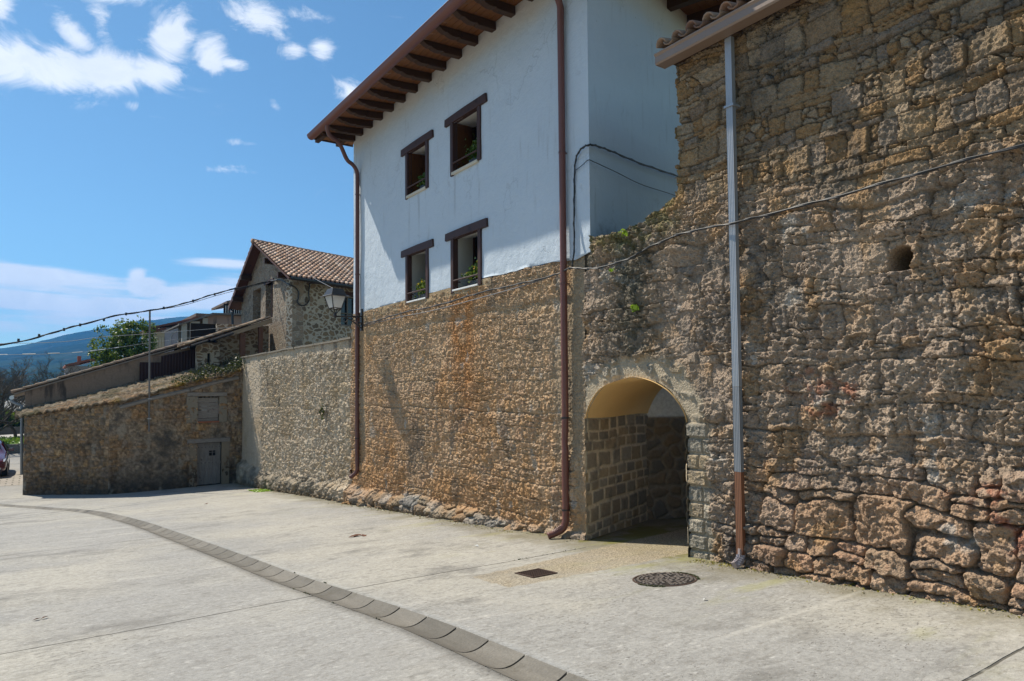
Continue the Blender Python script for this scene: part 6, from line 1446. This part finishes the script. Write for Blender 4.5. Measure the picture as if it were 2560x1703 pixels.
def pebbles(name, xy, smin, smax, m, seed, base):
    rg = np.random.default_rng(seed); mb = MB()
    oct_ = [(0, 2, 4), (2, 1, 4), (1, 3, 4), (3, 0, 4), (2, 0, 5), (1, 2, 5), (3, 1, 5), (0, 3, 5)]
    for (x, y) in xy:
        r = smin * (smax / smin) ** rg.random(); z = gz(x, y); q = rg.uniform(.6, 1.2, 6) * r
        mb.add([(x + q[0], y, z), (x - q[1], y, z), (x, y + q[2], z), (x, y - q[3], z), (x, y, z + q[4] * .8), (x, y, z - q[5] * .4)], oct_)
    return tag(mb.build(name, m, base=base), kind='stuff')
rg = np.random.default_rng(44); yy_ = np.concatenate([rg.uniform(2.0, 5.5, 420), rg.uniform(7.6, 26, 700)]); off_ = np.abs(rg.normal(0, .14, len(yy_))) + np.where(yy_ > 9, .22, .12)
pebbles('grit', np.stack([D - off_, yy_], 1), .004, .022, simple('stone grit', (.30, .25, .18), .95, 0, .4, 9), 45, (6.3, 8, gz(6.3, 8)))
fy_ = np.concatenate([rg.uniform(2.0, 5.5, 500), rg.uniform(9, 16, 300)]); fo_ = np.abs(rg.normal(0, .10, len(fy_))) + np.where(fy_ > 9, .26, .10); fx_ = D - fo_
tag(leaves('moss', np.stack([fx_, fy_, ground_z(fx_, fy_) + .006], 1), .022, m_leaf('dull moss', (.10, .085, .02), (.26, .22, .03), .1), None, (6.4, 4, gz(6.4, 4)), 46, 1.2, (0, 0, 1)), kind='stuff')
gy2 = np.concatenate([rg.normal(7.14, .008, 16), np.repeat(rg.uniform(2.5, 9, 9), 4) + rg.normal(0, .03, 36)]); gx2 = np.concatenate([rg.uniform(5.0, 6.0, 16), chx(gy2[16:]) + np.repeat(rg.choice([-1, 1], 9), 4) * (HWc + .004)])
tag(leaves('joint_weeds', np.stack([gx2, gy2, ground_z(gx2, gy2) + .006], 1), .013, LEAFI, None, (4, 7, gz(4, 7)), 47, 2.2), kind='stuff')
def litter(name, x, y, label, cat, m, parts, w_=.05):
    z = gz(x, y); mb = MB(); rng = random.Random(int(x * 100 + y * 10))
    for i in range(parts):
        a = rng.uniform(0, 3.14); c_ = Vector((x + rng.uniform(-w_, w_), y + rng.uniform(-w_, w_), z + .012)); d_ = Vector((math.cos(a), math.sin(a), .1)); s_ = Vector((-math.sin(a), math.cos(a), .25))
        mb.add([c_ - d_ * w_, c_ + s_ * w_ * .5, c_ + d_ * w_, c_ - s_ * w_ * .5 + Vector((0, 0, .02))], [(0, 1, 2, 3)])
    o = mb.build(name, m, base=(x, y, z)); tag(o, label, cat)
DL = simple('dry leaf', (.13, .055, .03), .8, 0, .4, 20)
litter('dead_leaf', 4.44, 10.85, 'curled brown dead leaf on the pale concrete before the house base', 'leaf', DL, 4, .09)
litter('dead_leaf', .09, 8.26, 'lone dark dead leaf on the grey concrete left of the channel', 'leaf', DL, 2, .04)
litter('dead_leaf', 3.9, 20.1, 'small dark leaf lying beyond the channel near the shed shadow', 'leaf', DL, 2, .05)
litter('paper_scrap', 5.25, 8.42, 'small white paper scrap near the foot of the brown downpipe', 'litter', WHITEP, 2, .035)
litter('paper_scrap', 5.05, 4.2, 'tiny white paper scrap between the manhole cover and square downpipe', 'litter', WHITEP, 1, .03)

# ------------------------------------------------------------------ hills
def hill(name, r0, r1, prof, seed, m, amp):
    azs = np.linspace(-45, 80, 260); rr = np.linspace(0, 1, 46); A, T = np.meshgrid(np.radians(azs), rr, indexing='ij')
    elv = np.interp(np.degrees(A), [p[0] for p in prof], [p[1] for p in prof])
    Rr = lerp(r0, r1, T); H = np.tan(np.radians(elv)) * r1 * T ** 1.25
    Xh = Rr * np.sin(A); Yh = Rr * np.cos(A)
    H = H + amp * T * (fbm(Xh / 300, Yh / 300, 5, seed) + .5 * ridged(Xh / 500, Yh / 500, 4, seed + 3) - .25) * np.where(T > .97, .5, 1) + 5 * T * fbm(Xh / 40, Yh / 40, 3, seed + 9)
    H = np.where(T <= 0, -4.5, H - 3.5)
    tag(emit(name, np.stack([Xh, Yh, H], -1).reshape(-1, 3), grid_faces(260, 46)[:, ::-1], m, None, None, None, True), kind='structure')
def m_hill(n, b, o):
    p = n.pos(); a = n.noise(n.scl(p, (.004, .004, .004)), 1.0, 6, .6); t = n.voro(n.scl(p, (.06, .06, .04)), 1.0); f = n.noise(n.scl(p, (.03, .03, .03)), 1.0, 5, .65)
    c = n.mix(n.ramp(a, .42, .6), (.018, .032, .014), (.042, .062, .026)); c = n.mix(n.ramp(f, .52, .66, 0, .7), c, (.075, .07, .045)); c = n.mix(n.m('MULTIPLY', t, .6), c, (.010, .018, .010))
    n.put(b.inputs['Base Color'], c); b.inputs['Roughness'].default_value = 1; b.inputs['Specular IOR Level'].default_value = 0
    bump(n, b, n.m('ADD', t, f), 8.0)
HILLM = mat('wooded hillside', m_hill)
hill('hill', 500, 2600, [(-45, 2.0), (-10, 2.6), (-1.9, 3.05), (.24, 3.6), (1.85, 4.13), (5.0, 4.95), (7.1, 5.5), (9.9, 5.93), (11.1, 5.98), (13.2, 6.0), (25, 5.4), (50, 4), (80, 3)], 701, HILLM, 26)

# ------------------------------------------------------------------ air
hm = bpy.data.materials.new('valley haze'); hm.use_nodes = True; hn = NT(hm.node_tree); hn.n.clear()
ho = hn.new('ShaderNodeOutputMaterial'); hv = hn.new('ShaderNodeVolumePrincipled')
hv.inputs['Color'].default_value = (.10, .42, 1.0, 1); hv.inputs['Density'].default_value = .00022; hv.inputs['Anisotropy'].default_value = .2
hn.l.new(hv.outputs[0], ho.inputs['Volume'])
hz = MB().box((-4200, -60, -60), (4400, 4200, 420)).build('haze', hm); tag(hz, kind='stuff')
